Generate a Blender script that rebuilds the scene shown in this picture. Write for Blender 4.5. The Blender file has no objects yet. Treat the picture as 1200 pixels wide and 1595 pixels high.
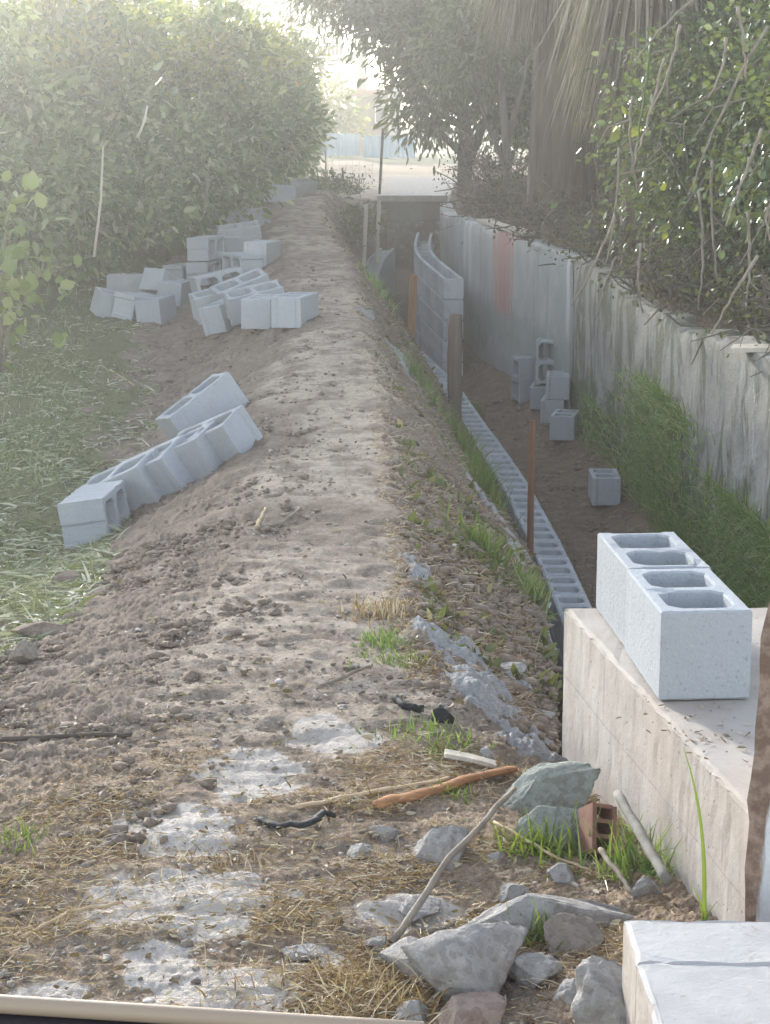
import bpy, bmesh, math, random
import numpy as np
from mathutils import Vector, Matrix, Euler

R = math.radians
random.seed(7)
rng = np.random.default_rng(7)
sc = bpy.context.scene
COL = sc.collection

# ------------------------------------------------------------------ camera, sky, sun, exposure
CAMZ, F, CX, CY = 1.66, 3000.0, 600.0, 797.5
TH = math.atan(607.5 / F)
cd = bpy.data.cameras.new('camera')
cam = bpy.data.objects.new('camera', cd)
COL.objects.link(cam)
cam.location = (0, 0, CAMZ)
cam.rotation_euler = (math.pi / 2 - TH, 0, 0)
cd.sensor_fit = 'VERTICAL'
cd.sensor_height = 24.0
cd.lens = F / 1595.0 * 24.0
cd.clip_start = 0.05
cd.clip_end = 1500
sc.camera = cam

SUN_EL, SUN_AZ = R(16), R(-22)      # ahead of the camera, to the west of the view axis
w = bpy.data.worlds.new('World')
sc.world = w
w.use_nodes = True
wn = w.node_tree
bgn = wn.nodes['Background']
sky = wn.nodes.new('ShaderNodeTexSky')
sky.sky_type = 'NISHITA'
sky.sun_disc = False
sky.sun_elevation = SUN_EL
sky.sun_rotation = SUN_AZ
sky.dust_density = .4
sky.air_density = 1.0
hs_ = wn.nodes.new('ShaderNodeHueSaturation'); hs_.inputs['Saturation'].default_value = .55   # hazy, whitish sky
wn.links.new(sky.outputs[0], hs_.inputs['Color']); wn.links.new(hs_.outputs[0], bgn.inputs[0])
bgn.inputs[1].default_value = 0.15
sl = bpy.data.lights.new('sun', 'SUN')
sl.energy = 3.4
sl.angle = R(5)
sl.color = (1.0, 0.96, 0.89)
so = bpy.data.objects.new('sun', sl)
COL.objects.link(so)
sdir = Vector((math.sin(SUN_AZ) * math.cos(SUN_EL), math.cos(SUN_AZ) * math.cos(SUN_EL), math.sin(SUN_EL)))
so.rotation_euler = sdir.to_track_quat('Z', 'Y').to_euler()
so.location = sdir * 50
sc.view_settings.view_transform = 'Standard'
sc.view_settings.look = 'None'
sc.view_settings.exposure = 1.75
sc.view_settings.gamma = 1.0
try:
    sc.cycles.volume_bounces = 1
    sc.cycles.max_bounces = 7
    sc.cycles.transparent_max_bounces = 8
except Exception:
    pass

# ------------------------------------------------------------------ noise (numpy)
def _hash(ix, iy, iz, seed):
    h = (ix.astype(np.int64) * 374761393 + iy.astype(np.int64) * 668265263 + iz.astype(np.int64) * 2147483647 + seed * 974711) & 0xffffffff
    h = ((h ^ (h >> 13)) * 1274126177) & 0xffffffff
    h = h ^ (h >> 16)
    return (h & 0xffff) / 65535.0 * 2 - 1

def vnoise(x, y, z=None, seed=0):
    x = np.asarray(x, float); y = np.asarray(y, float)
    z = np.zeros_like(x) if z is None else np.asarray(z, float)
    xi, yi, zi = np.floor(x), np.floor(y), np.floor(z)
    fx, fy, fz = x - xi, y - yi, z - zi
    sx, sy, sz = [t * t * t * (t * (t * 6 - 15) + 10) for t in (fx, fy, fz)]
    out = 0
    for a in (0, 1):
        wx = sx if a else 1 - sx
        for b in (0, 1):
            wy = sy if b else 1 - sy
            for c in (0, 1):
                wz = sz if c else 1 - sz
                out = out + wx * wy * wz * _hash(xi + a, yi + b, zi + c, seed)
    return out

def fbm(x, y, z=None, seed=0, octv=4, gain=.5):
    a, s, f = 1.0, 0, 1.0
    for o in range(octv):
        s = s + a * vnoise(np.asarray(x) * f, np.asarray(y) * f, None if z is None else np.asarray(z) * f, seed + o * 17)
        a *= gain; f *= 2.03
    return s

def sstep(x, a, b):
    t = np.clip((np.asarray(x, float) - a) / (b - a), 0, 1)
    return t * t * (3 - 2 * t)

def pw(Y, pts):
    xs = [p[0] for p in pts]; ys = [p[1] for p in pts]
    return np.interp(Y, xs, ys)

# ------------------------------------------------------------------ terrain profile
XL = [(-6, -1.1), (3, -.85), (4.5, -.75), (5.5, -.7), (7, -.62), (8.1, -.56), (9.7, -.62), (12, -.55), (15, -.85), (18.8, -1.15), (22, -1.1), (30, -1.0)]
XR = [(-6, .1), (3.5, .1), (4.5, .15), (5.4, .08), (7, .03), (8.1, 0), (9.7, -.03), (12, -.17), (15.8, -.29), (18.8, -.6), (22, -.72), (30, -.72)]
LIPX = [(-6, .5), (3, .55), (4.8, .43), (5, .45), (6, .54), (7.2, .61), (8, .66), (9.5, .65), (10.5, .72), (12, .83), (14, .75), (16, .56), (18, .37), (19.5, .16), (21, -.22), (24, -.25), (27, -.12), (30, .0)]
LIPZ = [(-6, .2), (3, .2), (4, .12), (4.8, .03), (6, -.08), (7.2, -.19), (8, -.23), (9.5, -.37), (10.5, -.65), (12, -.9), (16, -.76), (18, -.69), (19.5, -.60), (21, -.2), (24, -.05), (27, .1), (30, .45)]
DROP = [(-6, .02), (3, .02), (4.5, .05), (5.5, .12), (6.5, .24), (7.5, .36), (8.5, .39), (12, .40), (20, .33), (30, 0.0)]
XG = [(-6, -1.9), (5, -1.6), (5.7, -1.2), (6.5, -1.2), (8, -1.30), (11, -1.5), (14, -1.95), (18, -2.2), (25, -1.6), (30, -1.5)]
XW = [(-6, 2.7), (4.8, 2.55), (7, 2.35), (10.4, 2.08), (13.3, 1.83), (16.2, 1.54), (17.9, 1.22), (19.06, .99), (19.8, .87), (21, .82), (23, .80), (26, .80), (31, .84)]
ZEND = .54

def zrow(Y): return -1.305 + .035 * np.asarray(Y, float)
def zwt(Y):
    Y = np.asarray(Y, float)
    return np.where(Y < 19.5, -.04 + .0355 * Y, np.interp(Y, [19.5, 22, 26, 31], [.652, .60, .43, .45]))
def zpath(Y):
    Y = np.asarray(Y, float)
    s = sstep(Y, 22.5, 30)
    return (.035 * np.clip(Y, -10, 30)) * (1 - s) + ZEND * s

def gbase(X, Y):
    X = np.asarray(X, float); Y = np.asarray(Y, float)
    zp = zpath(Y)
    xl, xr, lx, lz = pw(Y, XL), pw(Y, XR), pw(Y, LIPX), pw(Y, LIPZ)
    z = zp - pw(Y, DROP) * sstep(xl - X, -.2, .85) + .012 * (1 - ((X - (xl + xr) / 2) / .5) ** 2).clip(0, 1)
    t = ((X - xr) / np.maximum(lx - xr, .05)).clip(0, 1)
    z = z + (lz - zp) * (t ** 1.35)
    zr = zrow(Y); xw = pw(Y, XW)
    gap = 1 - sstep(Y, 11, 12)
    zc = zr - .17 - .35 * gap * (1 - sstep(X, lx + .2, lx + .35)) + .14 * sstep(X, xw - .45, xw)
    ch = sstep(Y, 4.85, 4.95) * (1 - sstep(Y, 29.55, 29.7))
    cin = sstep(X, lx + .005, lx + .07) * ch
    z = z * (1 - cin) + zc * cin
    zb = zwt(Y) - .03 + .10 * (X - xw).clip(0, 6)
    zb = zb + .36 * sstep(X - xw, .05, .24) * sstep(Y, 19.8, 24)
    zb = zb * (1 - sstep(Y, 28, 34)) + (ZEND) * sstep(Y, 28, 34)
    rb = sstep(X, xw + .12, xw + .2) * (1 - sstep(Y, 28, 34) * (1 - ch)) * sstep(Y, 4.8, 5.2)
    z = z * (1 - rb) + zb * rb
    return z

def ray(u, v):
    d = Vector(((u - CX) / F, 0, 0)) + Vector((0, math.cos(TH), -math.sin(TH))) + Vector((0, math.sin(TH), math.cos(TH))) * ((CY - v) / F)
    return d
def at(u, v, Y):
    d = ray(u, v); k = Y / d.y
    return Vector((d.x * k, Y, CAMZ + d.z * k))
def atz(u, v, z):
    d = ray(u, v); k = (z - CAMZ) / d.z
    return Vector((d.x * k, d.y * k, z))
def hit(u, v, y0=2.2, y1=60):
    d = ray(u, v)
    Y = np.concatenate([np.linspace(y0, 12, 3000), np.linspace(12, y1, 3000)])
    k = Y / d.y
    X = d.x * k; Z = CAMZ + d.z * k
    b = Z < gbase(X, Y)
    i = int(np.argmax(b)) if b.any() else len(Y) - 1
    return Vector((X[i], Y[i], float(gbase(X[i], Y[i]))))
def gz(x, y): return float(gbase(np.array([x]), np.array([y]))[0])

# ------------------------------------------------------------------ node material helper
class Mat:
    def __init__(s, name, rough=.9, spec=.3):
        s.m = bpy.data.materials.new(name); s.m.use_nodes = True
        s.t = s.m.node_tree; s.b = s.t.nodes['Principled BSDF']; s.out = s.t.nodes['Material Output']
        s.b.inputs['Roughness'].default_value = rough
        s.b.inputs['Specular IOR Level'].default_value = spec
        s._co = {}
    def n(s, typ, **kw):
        x = s.t.nodes.new(typ)
        for k, v in kw.items(): setattr(x, k, v)
        return x
    def l(s, a, b): s.t.links.new(a, b)
    def co(s, kind='Object', scale=None):
        key = (kind, scale)
        if key in s._co: return s._co[key]
        if kind == 'World':
            g = s.n('ShaderNodeNewGeometry').outputs['Position']
        else:
            g = s.n('ShaderNodeTexCoord').outputs[kind]
        if scale:
            mp = s.n('ShaderNodeMapping'); mp.inputs['Scale'].default_value = scale
            s.l(g, mp.inputs['Vector']); g = mp.outputs[0]
        s._co[key] = g
        return g
    def noise(s, sc_, det=5, rough=.6, kind='Object', stretch=None, dist=0):
        x = s.n('ShaderNodeTexNoise'); x.inputs['Scale'].default_value = sc_; x.inputs['Detail'].default_value = det
        x.inputs['Roughness'].default_value = rough; x.inputs['Distortion'].default_value = dist
        s.l(s.co(kind, stretch), x.inputs['Vector'])
        return x.outputs['Fac']
    def ramp(s, fac, stops):
        x = s.n('ShaderNodeValToRGB'); e = x.color_ramp.elements
        while len(e) < len(stops): e.new(.5)
        for i, (p, c) in enumerate(stops):
            e[i].position = p; e[i].color = (*c, 1) if len(c) == 3 else c
        s.l(fac, x.inputs[0]); return x.outputs[0]
    def mask(s, fac, a, b):
        x = s.n('ShaderNodeMapRange'); x.clamp = True; x.interpolation_type = 'SMOOTHSTEP'
        x.inputs['From Min'].default_value = a; x.inputs['From Max'].default_value = b
        s.l(fac, x.inputs['Value']); return x.outputs['Result']
    def mix(s, fac, a, b, mode='MIX'):
        x = s.n('ShaderNodeMix', data_type='RGBA', blend_type=mode)
        for v, i in ((fac, 0), (a, 6), (b, 7)):
            if isinstance(v, (int, float)): x.inputs[i].default_value = v
            elif isinstance(v, tuple): x.inputs[i].default_value = (*v, 1)
            else: s.l(v, x.inputs[i])
        return x.outputs[2]
    def math(s, op, a, b=0.0):
        x = s.n('ShaderNodeMath', operation=op)
        for v, i in ((a, 0), (b, 1)):
            if isinstance(v, (int, float)): x.inputs[i].default_value = v
            else: s.l(v, x.inputs[i])
        return x.outputs[0]
    def color(s, c):
        if isinstance(c, tuple): s.b.inputs['Base Color'].default_value = (*c, 1)
        else: s.l(c, s.b.inputs['Base Color'])
    def bump(s, h, strength=.5, dist=.01):
        x = s.n('ShaderNodeBump'); x.inputs['Strength'].default_value = strength; x.inputs['Distance'].default_value = dist
        s.l(h, x.inputs['Height']); s.l(x.outputs[0], s.b.inputs['Normal'])
    def attr(s, name):
        return s.n('ShaderNodeAttribute', attribute_name=name)
    def sep(s, c):
        x = s.n('ShaderNodeSeparateColor'); s.l(c, x.inputs[0]); return x.outputs
    def sepxyz(s, c):
        x = s.n('ShaderNodeSeparateXYZ'); s.l(c, x.inputs[0]); return x.outputs
    def island(s): return s.n('ShaderNodeNewGeometry').outputs['Random Per Island']
    def objrand(s): return s.n('ShaderNodeObjectInfo').outputs['Random']

def leaf_mat(name, stops, trans=.35, rough=.45, spec=.4):
    M = Mat(name, rough, spec)
    c = M.ramp(M.island(), stops)
    M.color(c)
    tr = M.n('ShaderNodeBsdfTranslucent'); 
    tc = M.mix(.5, c, (.30, .34, .04)); M.l(tc, tr.inputs[0])
    mx = M.n('ShaderNodeMixShader'); mx.inputs[0].default_value = trans
    M.l(M.b.outputs[0], mx.inputs[1]); M.l(tr.outputs[0], mx.inputs[2]); M.l(mx.outputs[0], M.out.inputs[0])
    return M.m

def simple_mat(name, c1, c2, scale=8, stretch=None, rough=.85, bump=.3, bdist=.006, spec=.25, det=6):
    M = Mat(name, rough, spec)
    n = M.noise(scale, det, .65, 'Object', stretch)
    M.color(M.ramp(n, [(.3, c1), (.7, c2)]))
    M.bump(n, bump, bdist)
    return M.m

# materials
def mk_block_mat(k=1.0):
    M = Mat('hollow_block_concrete', .95, .2)
    r = M.objrand()
    base = M.ramp(r, [(0, (.315 * k, .33 * k, .355 * k)), (.5, (.36 * k, .38 * k, .41 * k)), (1, (.40 * k, .415 * k, .435 * k))])
    n1 = M.noise(9, 4, .6); n2 = M.noise(110, 4, .75)
    c = M.mix(M.mask(n1, .35, .75), base, (.33, .35, .385), 'MIX')
    c = M.mix(.55, base, c)
    c = M.mix(M.math('MULTIPLY', M.mask(n2, .56, .70), .6), c, (.17, .18, .195))
    c = M.mix(M.math('MULTIPLY', M.mask(n2, .40, .28), .35), c, (.56, .58, .60))
    dirt = M.mask(M.noise(5, 5, .7), .58, .75)
    c = M.mix(M.math('MULTIPLY', dirt, .5), c, (.28, .24, .195))
    M.color(c)
    h = M.math('ADD', M.math('MULTIPLY', n2, .6), M.math('MULTIPLY', M.noise(60, 4, .7), .8))
    M.bump(h, .8, .005)
    return M.m
MB_BLOCK = mk_block_mat(); MB_BLOCKW = mk_block_mat(1.38)  # second copy lightened to make up for weak light in the ditch

def mk_mortar():
    return simple_mat('grey_mortar', (.24, .25, .26), (.42, .43, .44), 30, None, .95, .6, .008)
MB_MORTAR = mk_mortar()

def mk_ground():
    M = Mat('earth', .97, .12)
    z = M.attr('zone'); zr, zg_, zb = M.sep(z.outputs['Color'])[:3]; za = z.outputs['Alpha']
    W = 'World'
    n_big = M.noise(1.6, 5, .6, W); n_mid = M.noise(9, 6, .65, W); n_fine = M.noise(55, 5, .7, W); n_vf = M.noise(190, 3, .7, W)
    soil = M.ramp(n_mid, [(.28, (.12, .088, .066)), (.5, (.215, .164, .127)), (.72, (.325, .26, .208))])
    soil = M.mix(M.mask(n_fine, .35, .7), soil, M.mix(.5, soil, (.30, .255, .215)))
    pale = M.ramp(n_fine, [(.25, (.325, .262, .205)), (.5, (.48, .397, .318)), (.75, (.62, .535, .445))])
    pale = M.mix(M.mask(n_mid, .60, .32), pale, (.21, .165, .13))
    c = M.mix(M.mask(za, 0, 1), soil, pale)
    c = M.mix(M.mask(za, -.1, -.9), c, M.mix(1.0, c, (.74, .66, .60), 'MULTIPLY'))
    gr = M.ramp(n_fine, [(.3, (.085, .095, .05)), (.55, (.17, .18, .09)), (.75, (.27, .255, .16))])
    c = M.mix(M.mask(M.math('ADD', zr, M.math('MULTIPLY', M.math('SUBTRACT', n_mid, .5), .8)), .35, .65), c, gr)
    st = M.ramp(n_fine, [(.28, (.15, .105, .078)), (.5, (.30, .225, .16)), (.72, (.48, .385, .285))])
    c = M.mix(M.mask(M.math('ADD', zb, M.math('MULTIPLY', M.math('SUBTRACT', n_mid, .5), 1.3)), .35, .7), c, st)
    ce = M.ramp(n_fine, [(.25, (.22, .215, .215)), (.5, (.335, .33, .33)), (.8, (.46, .455, .45))])
    c = M.mix(M.mask(M.math('ADD', zg_, M.math('MULTIPLY', M.math('SUBTRACT', n_mid, .5), 1.1)), .42, .62), c, ce)
    c = M.mix(M.math('MULTIPLY', M.mask(n_vf, .58, .68), .7), c, (.055, .042, .033))
    c = M.mix(M.math('MULTIPLY', M.mask(n_vf, .40, .30), .5), c, (.50, .46, .42))
    wh = M.ramp(M.math('ADD', M.math('MULTIPLY', n_mid, .5), M.math('MULTIPLY', n_fine, .5)), [(.3, (.36, .315, .275)), (.5, (.51, .46, .415)), (.7, (.62, .575, .525))])
    c = M.mix(M.mask(M.math('ADD', za, M.math('MULTIPLY', M.math('SUBTRACT', n_mid, .5), 1.0)), 1.05, 1.45), c, wh)
    M.color(c)
    h = M.math('ADD', M.math('MULTIPLY', n_fine, .7), M.math('MULTIPLY', n_vf, .35))
    M.bump(h, .8, .02)
    return M.m
M_GROUND = mk_ground()

# ------------------------------------------------------------------ mesh helpers
def tag(o, label=None, cat=None, group=None, kind=None):
    if label: o['label'] = label
    if cat: o['category'] = cat
    if group: o['group'] = group
    if kind: o['kind'] = kind
    return o
def empty(name, loc=(0, 0, 0), rot=(0, 0, 0)):
    o = bpy.data.objects.new(name, None); COL.objects.link(o)
    o.location = loc; o.rotation_euler = rot; o.empty_display_size = .1
    return o
def link(name, me, mats, parent=None, loc=None):
    o = bpy.data.objects.new(name, me); COL.objects.link(o)
    for m in (mats if isinstance(mats, (list, tuple)) else [mats]):
        if m is not None and m.name not in [x.name for x in me.materials if x]: me.materials.append(m)
    if parent is not None:
        o.parent = parent
    if loc is not None: o.location = loc
    return o

class MB:
    def __init__(s): s.v = []; s.f = []
    def add(s, vs, fs):
        k = len(s.v); s.v += [tuple(x) for x in vs]; s.f += [tuple(i + k for i in f) for f in fs]
    def box(s, lo, hi, mat=None):
        x0, y0, z0 = lo; x1, y1, z1 = hi
        vs = [Vector(p) for p in ((x0, y0, z0), (x1, y0, z0), (x1, y1, z0), (x0, y1, z0), (x0, y0, z1), (x1, y0, z1), (x1, y1, z1), (x0, y1, z1))]
        if mat is not None: vs = [mat @ p for p in vs]
        s.add(vs, [(0, 3, 2, 1), (4, 5, 6, 7), (0, 1, 5, 4), (1, 2, 6, 5), (2, 3, 7, 6), (3, 0, 4, 7)])
    def tube(s, pts, radii, n=8, cap=True, squash=1.0):
        pts = [Vector(p) for p in pts]
        if not isinstance(radii, (list, tuple)): radii = [radii] * len(pts)
        rings = []; k = len(s.v); ref = None
        for i, p in enumerate(pts):
            t = (pts[min(i + 1, len(pts) - 1)] - pts[max(i - 1, 0)])
            if t.length < 1e-9: t = Vector((0, 0, 1))
            t.normalize()
            if ref is None:
                ref = Vector((0, 0, 1)) if abs(t.z) < .9 else Vector((1, 0, 0))
            a = ref - t * ref.dot(t)
            if a.length < 1e-6: a = t.orthogonal()
            a.normalize(); ref = a; b = t.cross(a)
            for j in range(n):
                q = 2 * math.pi * j / n
                s.v.append(tuple(p + (a * math.cos(q) * squash + b * math.sin(q)) * radii[i]))
        for i in range(len(pts) - 1):
            for j in range(n):
                s.f.append((k + i * n + j, k + i * n + (j + 1) % n, k + (i + 1) * n + (j + 1) % n, k + (i + 1) * n + j))
        if cap:
            s.f.append(tuple(k + j for j in reversed(range(n))))
            s.f.append(tuple(k + (len(pts) - 1) * n + j for j in range(n)))
    def mesh(s, name, smooth=False):
        me = bpy.data.meshes.new(name); me.from_pydata(s.v, [], s.f); me.update()
        if smooth: me.polygons.foreach_set('use_smooth', [True] * len(me.polygons))
        return me
    def build(s, name, mat, parent=None, smooth=False, loc=None):
        return link(name, s.mesh(name, smooth), mat, parent, loc)

def np_mesh(name, V, Fc, smooth=False):
    """V (n,3) array, Fc (m,k) int array of equal-size faces"""
    me = bpy.data.meshes.new(name)
    m, k = Fc.shape
    me.vertices.add(len(V)); me.vertices.foreach_set('co', np.ascontiguousarray(V, dtype=np.float32).ravel())
    me.loops.add(m * k); me.loops.foreach_set('vertex_index', np.ascontiguousarray(Fc, dtype=np.int32).ravel())
    me.polygons.add(m); me.polygons.foreach_set('loop_start', np.arange(0, m * k, k, dtype=np.int32))
    try: me.polygons.foreach_set('loop_total', np.full(m, k, dtype=np.int32))
    except Exception: pass
    if smooth: me.polygons.foreach_set('use_smooth', np.ones(m, dtype=bool))
    me.update(calc_edges=True); me.validate()
    return me

def unit(a): return a / np.maximum(np.linalg.norm(a, axis=1, keepdims=True), 1e-9)

def leaf_mesh(name, P, D, L, wr=.45, fold=.18, up=None, curl=.1):
    """leaves: P base points, D directions, L lengths"""
    n = len(P)
    D = unit(D); U = unit(rng.normal(size=(n, 3)) + np.array([0, 0, .8])) if up is None else up
    S = unit(np.cross(D, U)); N = unit(np.cross(S, D))
    L = L[:, None]; W = L * wr * .5
    V = np.empty((n, 6, 3))
    V[:, 0] = P
    V[:, 1] = P + D * L * .26 + S * W * .86 + N * L * fold * .45
    V[:, 2] = P + D * L * .64 + S * W * .80 + N * L * (fold * .45 - curl * .35)
    V[:, 3] = P + D * L - N * L * curl
    V[:, 4] = P + D * L * .64 - S * W * .80 + N * L * (fold * .45 - curl * .35)
    V[:, 5] = P + D * L * .26 - S * W * .86 + N * L * fold * .45
    i = np.arange(n)[:, None] * 6
    Fc = np.concatenate([i + np.array([[0, 1, 2, 3]]), i + np.array([[0, 3, 4, 5]])], axis=1).reshape(-1, 4)
    return np_mesh(name, V.reshape(-1, 3), Fc)

def blade_mesh(name, P, D, L, W, bend, seg=3):
    """grass blades: P roots, D start dirs, L lengths, W widths, bend droop vector strength"""
    n = len(P); D = unit(D)
    S = unit(np.cross(D, rng.normal(size=(n, 3))))
    rows = []
    pos = P.copy(); d = D.copy()
    for k in range(seg + 1):
        t = k / seg
        wd = (W * (1 - t ** 1.5) * .5 + .0003)[:, None]
        rows += [pos - S * wd, pos + S * wd]
        pos = pos + d * (L / seg)[:, None]
        d = unit(d + np.array([0, 0, -1.0]) * (bend / seg)[:, None])
    V = np.stack(rows, axis=1)
    m = 2 * (seg + 1); i = np.arange(n)[:, None] * m
    fs = [i + np.array([[2 * k, 2 * k + 1, 2 * k + 3, 2 * k + 2]]) for k in range(seg)]
    Fc = np.concatenate(fs, axis=1).reshape(-1, 4)
    return np_mesh(name, V.reshape(-1, 3), Fc)

ICO = None
def ico(level=1):
    bm = bmesh.new(); bmesh.ops.create_icosphere(bm, subdivisions=level, radius=1)
    V = np.array([v.co[:] for v in bm.verts]); Fc = np.array([[v.index for v in f.verts] for f in bm.faces]); bm.free()
    return V, Fc
ICO1 = ico(1); ICO2 = ico(2); ICO3 = ico(3); ICO4 = ico(4); ICO5 = ico(5)

def lumps_mesh(name, P, S, base=ICO1, jit=.25, flat=.7):
    """many small clods merged in one mesh"""
    V0, F0 = base; n = len(P); m = len(V0)
    J = 1 + rng.uniform(-jit, jit, size=(n, m, 1))
    sc3 = S[:, None, None] * np.stack([rng.uniform(.7, 1.3, n), rng.uniform(.7, 1.3, n), rng.uniform(.5, 1, n) * flat], axis=1)[:, None, :]
    a = rng.uniform(0, 6.28, n); ca, sa = np.cos(a)[:, None], np.sin(a)[:, None]
    V = V0[None] * J * sc3
    X = V[:, :, 0] * ca - V[:, :, 1] * sa; Y = V[:, :, 0] * sa + V[:, :, 1] * ca
    V = np.stack([X, Y, V[:, :, 2]], axis=2) + P[:, None, :]
    Fc = (F0[None] + (np.arange(n) * m)[:, None, None]).reshape(-1, 3)
    return np_mesh(name, V.reshape(-1, 3), Fc)

def rock_mesh(name, size, seed, rough=.35, cuts=5, level=None):
    V, Fc = ICO5[0].copy(), ICO5[1]
    r_ = np.random.default_rng(seed)
    V = V * (1 + .18 * fbm(V[:, 0] * 1.3 + seed, V[:, 1] * 1.3, V[:, 2] * 1.3, seed, 3))[:, None]
    for q in range(cuts * 3 + 6):           # fracture planes, as in broken concrete
        nrm = unit(r_.normal(size=(1, 3)))[0]; d = r_.uniform(.36, .80) if q < cuts + 3 else r_.uniform(.72, 1.0)
        h = V @ nrm - d + .022 * fbm(V[:, 0] * 6 + q, V[:, 1] * 5, V[:, 2] * 5, seed + q, 3)
        V = V - np.outer(np.maximum(h, 0) * .96, nrm)
    n2 = fbm(V[:, 0] * 7 + seed, V[:, 1] * 7, V[:, 2] * 7, seed + 5, 4)
    n3 = np.abs(fbm(V[:, 0] * 16 + seed, V[:, 1] * 16, V[:, 2] * 16, seed + 8, 3))
    V = V * (1 + .022 * n2 - .022 * n3)[:, None]
    return np_mesh(name, V * np.array(size) * 1.12, Fc)

# ------------------------------------------------------------------ ground sheet
Yn = list(np.linspace(-8, 2.2, 14)[:-1])
Yv = list(1 / np.linspace(1 / 2.2, 1 / 34.0, 900))
Yf = [36, 39, 43, 48, 54, 60, 68, 80, 100, 140, 200, 300, 450]
YY = np.array(Yn + Yv + Yf)
tt = np.concatenate([np.linspace(-2.2, -.27, 40)[:-1], np.linspace(-.27, .27, 640), np.linspace(.27, 2.2, 40)[1:]])
GX = tt[None, :] * np.maximum(YY, 2.2)[:, None]
GY = np.repeat(YY[:, None], len(tt), axis=1)
GZ = gbase(GX, GY)
xl, xr, lx = pw(GY, XL), pw(GY, XR), pw(GY, LIPX)
xg, xw = pw(GY, XG), pw(GY, XW)
edge = fbm(GX * 2.2, GY * 2.2, seed=3) * .16
onpath = sstep(GX, xl - .05 + edge, xl + .25 + edge) * (1 - sstep(GX, xr - .12 + edge, xr + .22 + edge))
grass = 1 - sstep(GX, xg - .12 + edge * 1.6, xg + .16 + edge * 1.6)
inch = sstep(GX, lx + .02, lx + .1) * (GY > 4.9) * (GY < 29.6)
bank2 = sstep(GX, xw + .1, xw + .2)
near = 1 - sstep(GY + fbm(GX * 3, GY * 3, seed=9) * .25, 4.2, 4.9)
rel = .26 + .80 * (1 - onpath) 
rel = rel * (1 - .3 * inch)
fade = 1 - sstep(GY, 30, 34)
micro = (fbm(GX * 5, GY * 5, seed=21, octv=4) * .016 + np.abs(fbm(GX * 17, GY * 17, seed=5, octv=3)) * .013 * (1 - .4 * onpath)) * rel * fade * (.62 + .38 * sstep(GY, 4, 9))
rid = np.clip(fbm(GX * 6 + fbm(GX * 3, GY * 3, seed=2) * .6, GY * 13, seed=31, octv=3), -1, 1) * .009 * onpath * fade
fine = ((.5 - np.abs(fbm(GX * 38, GY * 38, seed=77, octv=4))) * .0075 + fbm(GX * 120, GY * 120, seed=78, octv=2) * .0028) * fade * (1 - .68 * onpath)
GZ = GZ + micro + rid + fine
# cement spilled along the ditch edge
def polydist(px):
    pts = [hit(*p) for p in px]
    best = np.full(GX.shape, 9.0)
    for a, b in zip(pts[:-1], pts[1:]):
        ax, ay, bx, by = a.x, a.y, b.x, b.y
        dx, dy = bx - ax, by - ay
        t = np.clip(((GX - ax) * dx + (GY - ay) * dy) / (dx * dx + dy * dy + 1e-9), 0, 1)
        best = np.minimum(best, np.hypot(GX - ax - dx * t, (GY - ay - dy * t)))
    return best
wob = fbm(GX * 6, GY * 6, seed=41) * .05
spill = np.zeros(GX.shape)
for line, wd in (([(648, 880), (655, 960), (690, 1000)], .035), ([(690, 1000), (740, 1050), (790, 1120), (840, 1185)], .10),
                 ([(760, 1010), (800, 1060)], .05), ([(570, 490), (610, 540), (640, 590)], .09), ([(690, 690), (740, 760), (790, 830), (810, 880)], .05)):
    dd = polydist(line) + wob
    brk = 1.0 if wd > .095 else np.clip(.55 + 1.1 * fbm(GX * 7, GY * 7, seed=45), 0, 1)
    spill = np.maximum(spill, brk * (1 - sstep(dd, wd * .6, wd * 1.25)))
GZ = GZ + spill * (.022 + .018 * fbm(GX * 12, GY * 12, seed=51) + .010 * fbm(GX * 40, GY * 40, seed=52))
cem = spill * .95; patch = np.zeros(GX.shape)
for (u, v, a, b) in ((280, 1290, 85, 34), (300, 1395, 120, 34), (345, 1548, 85, 36), (395, 1205, 65, 30), (90, 1555, 60, 24), (245, 1500, 60, 26), (190, 1430, 70, 22), (480, 1490, 50, 18), (330, 1440, 50, 16), (640, 1420, 60, 20), (520, 1150, 60, 25)):
    c = hit(u, v); ex = hit(u + a, v); ey = hit(u, v - b)
    rx, ry = abs(ex.x - c.x), abs(ey.y - c.y)
    q = np.hypot((GX - c.x) / rx, (GY - c.y) / ry) + fbm(GX * 14, GY * 14, seed=61) * .35
    patch = np.maximum(patch, 1 - sstep(q, .85, 1.5))
pit = np.exp(-((GX - .38) / .16) ** 2 - ((GY - 6.6) / .9) ** 2)
GZ = GZ - .07 * pit
pale = .85 * np.clip(onpath * (.85 + .5 * fbm(GX * 1.6, GY * 1.6, seed=71)) * (1 - .75 * near), 0, 1)
far = sstep(GY, 27, 31)
pale = np.maximum(np.maximum(pale, far * .9), patch * 2)
pale = np.where(inch > .5, -1.0 + .5 * np.abs(edge) * 4, pale)
bankz = sstep(GX, xr + .05, xr + .3) * (1 - inch) * (1 - bank2) * (GY > 4.6) * (GY < 30)
pale = np.where((bankz > .3) & (spill < .3), -bankz * np.clip(.45 + .6 * fbm(GX * 3, GY * 3, seed=73), 0, 1), pale)
straw_cut = 1 - .95 * patch
straw = np.clip(near * (.62 + .4 * fbm(GX * 4, GY * 6, seed=81)) + .25 * (sstep(GX, xr - .05, xr + .3) * (1 - inch) * (1 - bank2)) * (GY < 11), 0, 1) * (1 - .6 * spill)
straw = straw * straw_cut
straw = np.maximum(straw, far * (GY > 47) * (GY < 58) * .8)
gr = np.clip(grass * (1 - near * .7) + far * (GY > 56) * .9, 0, 1)
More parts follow.
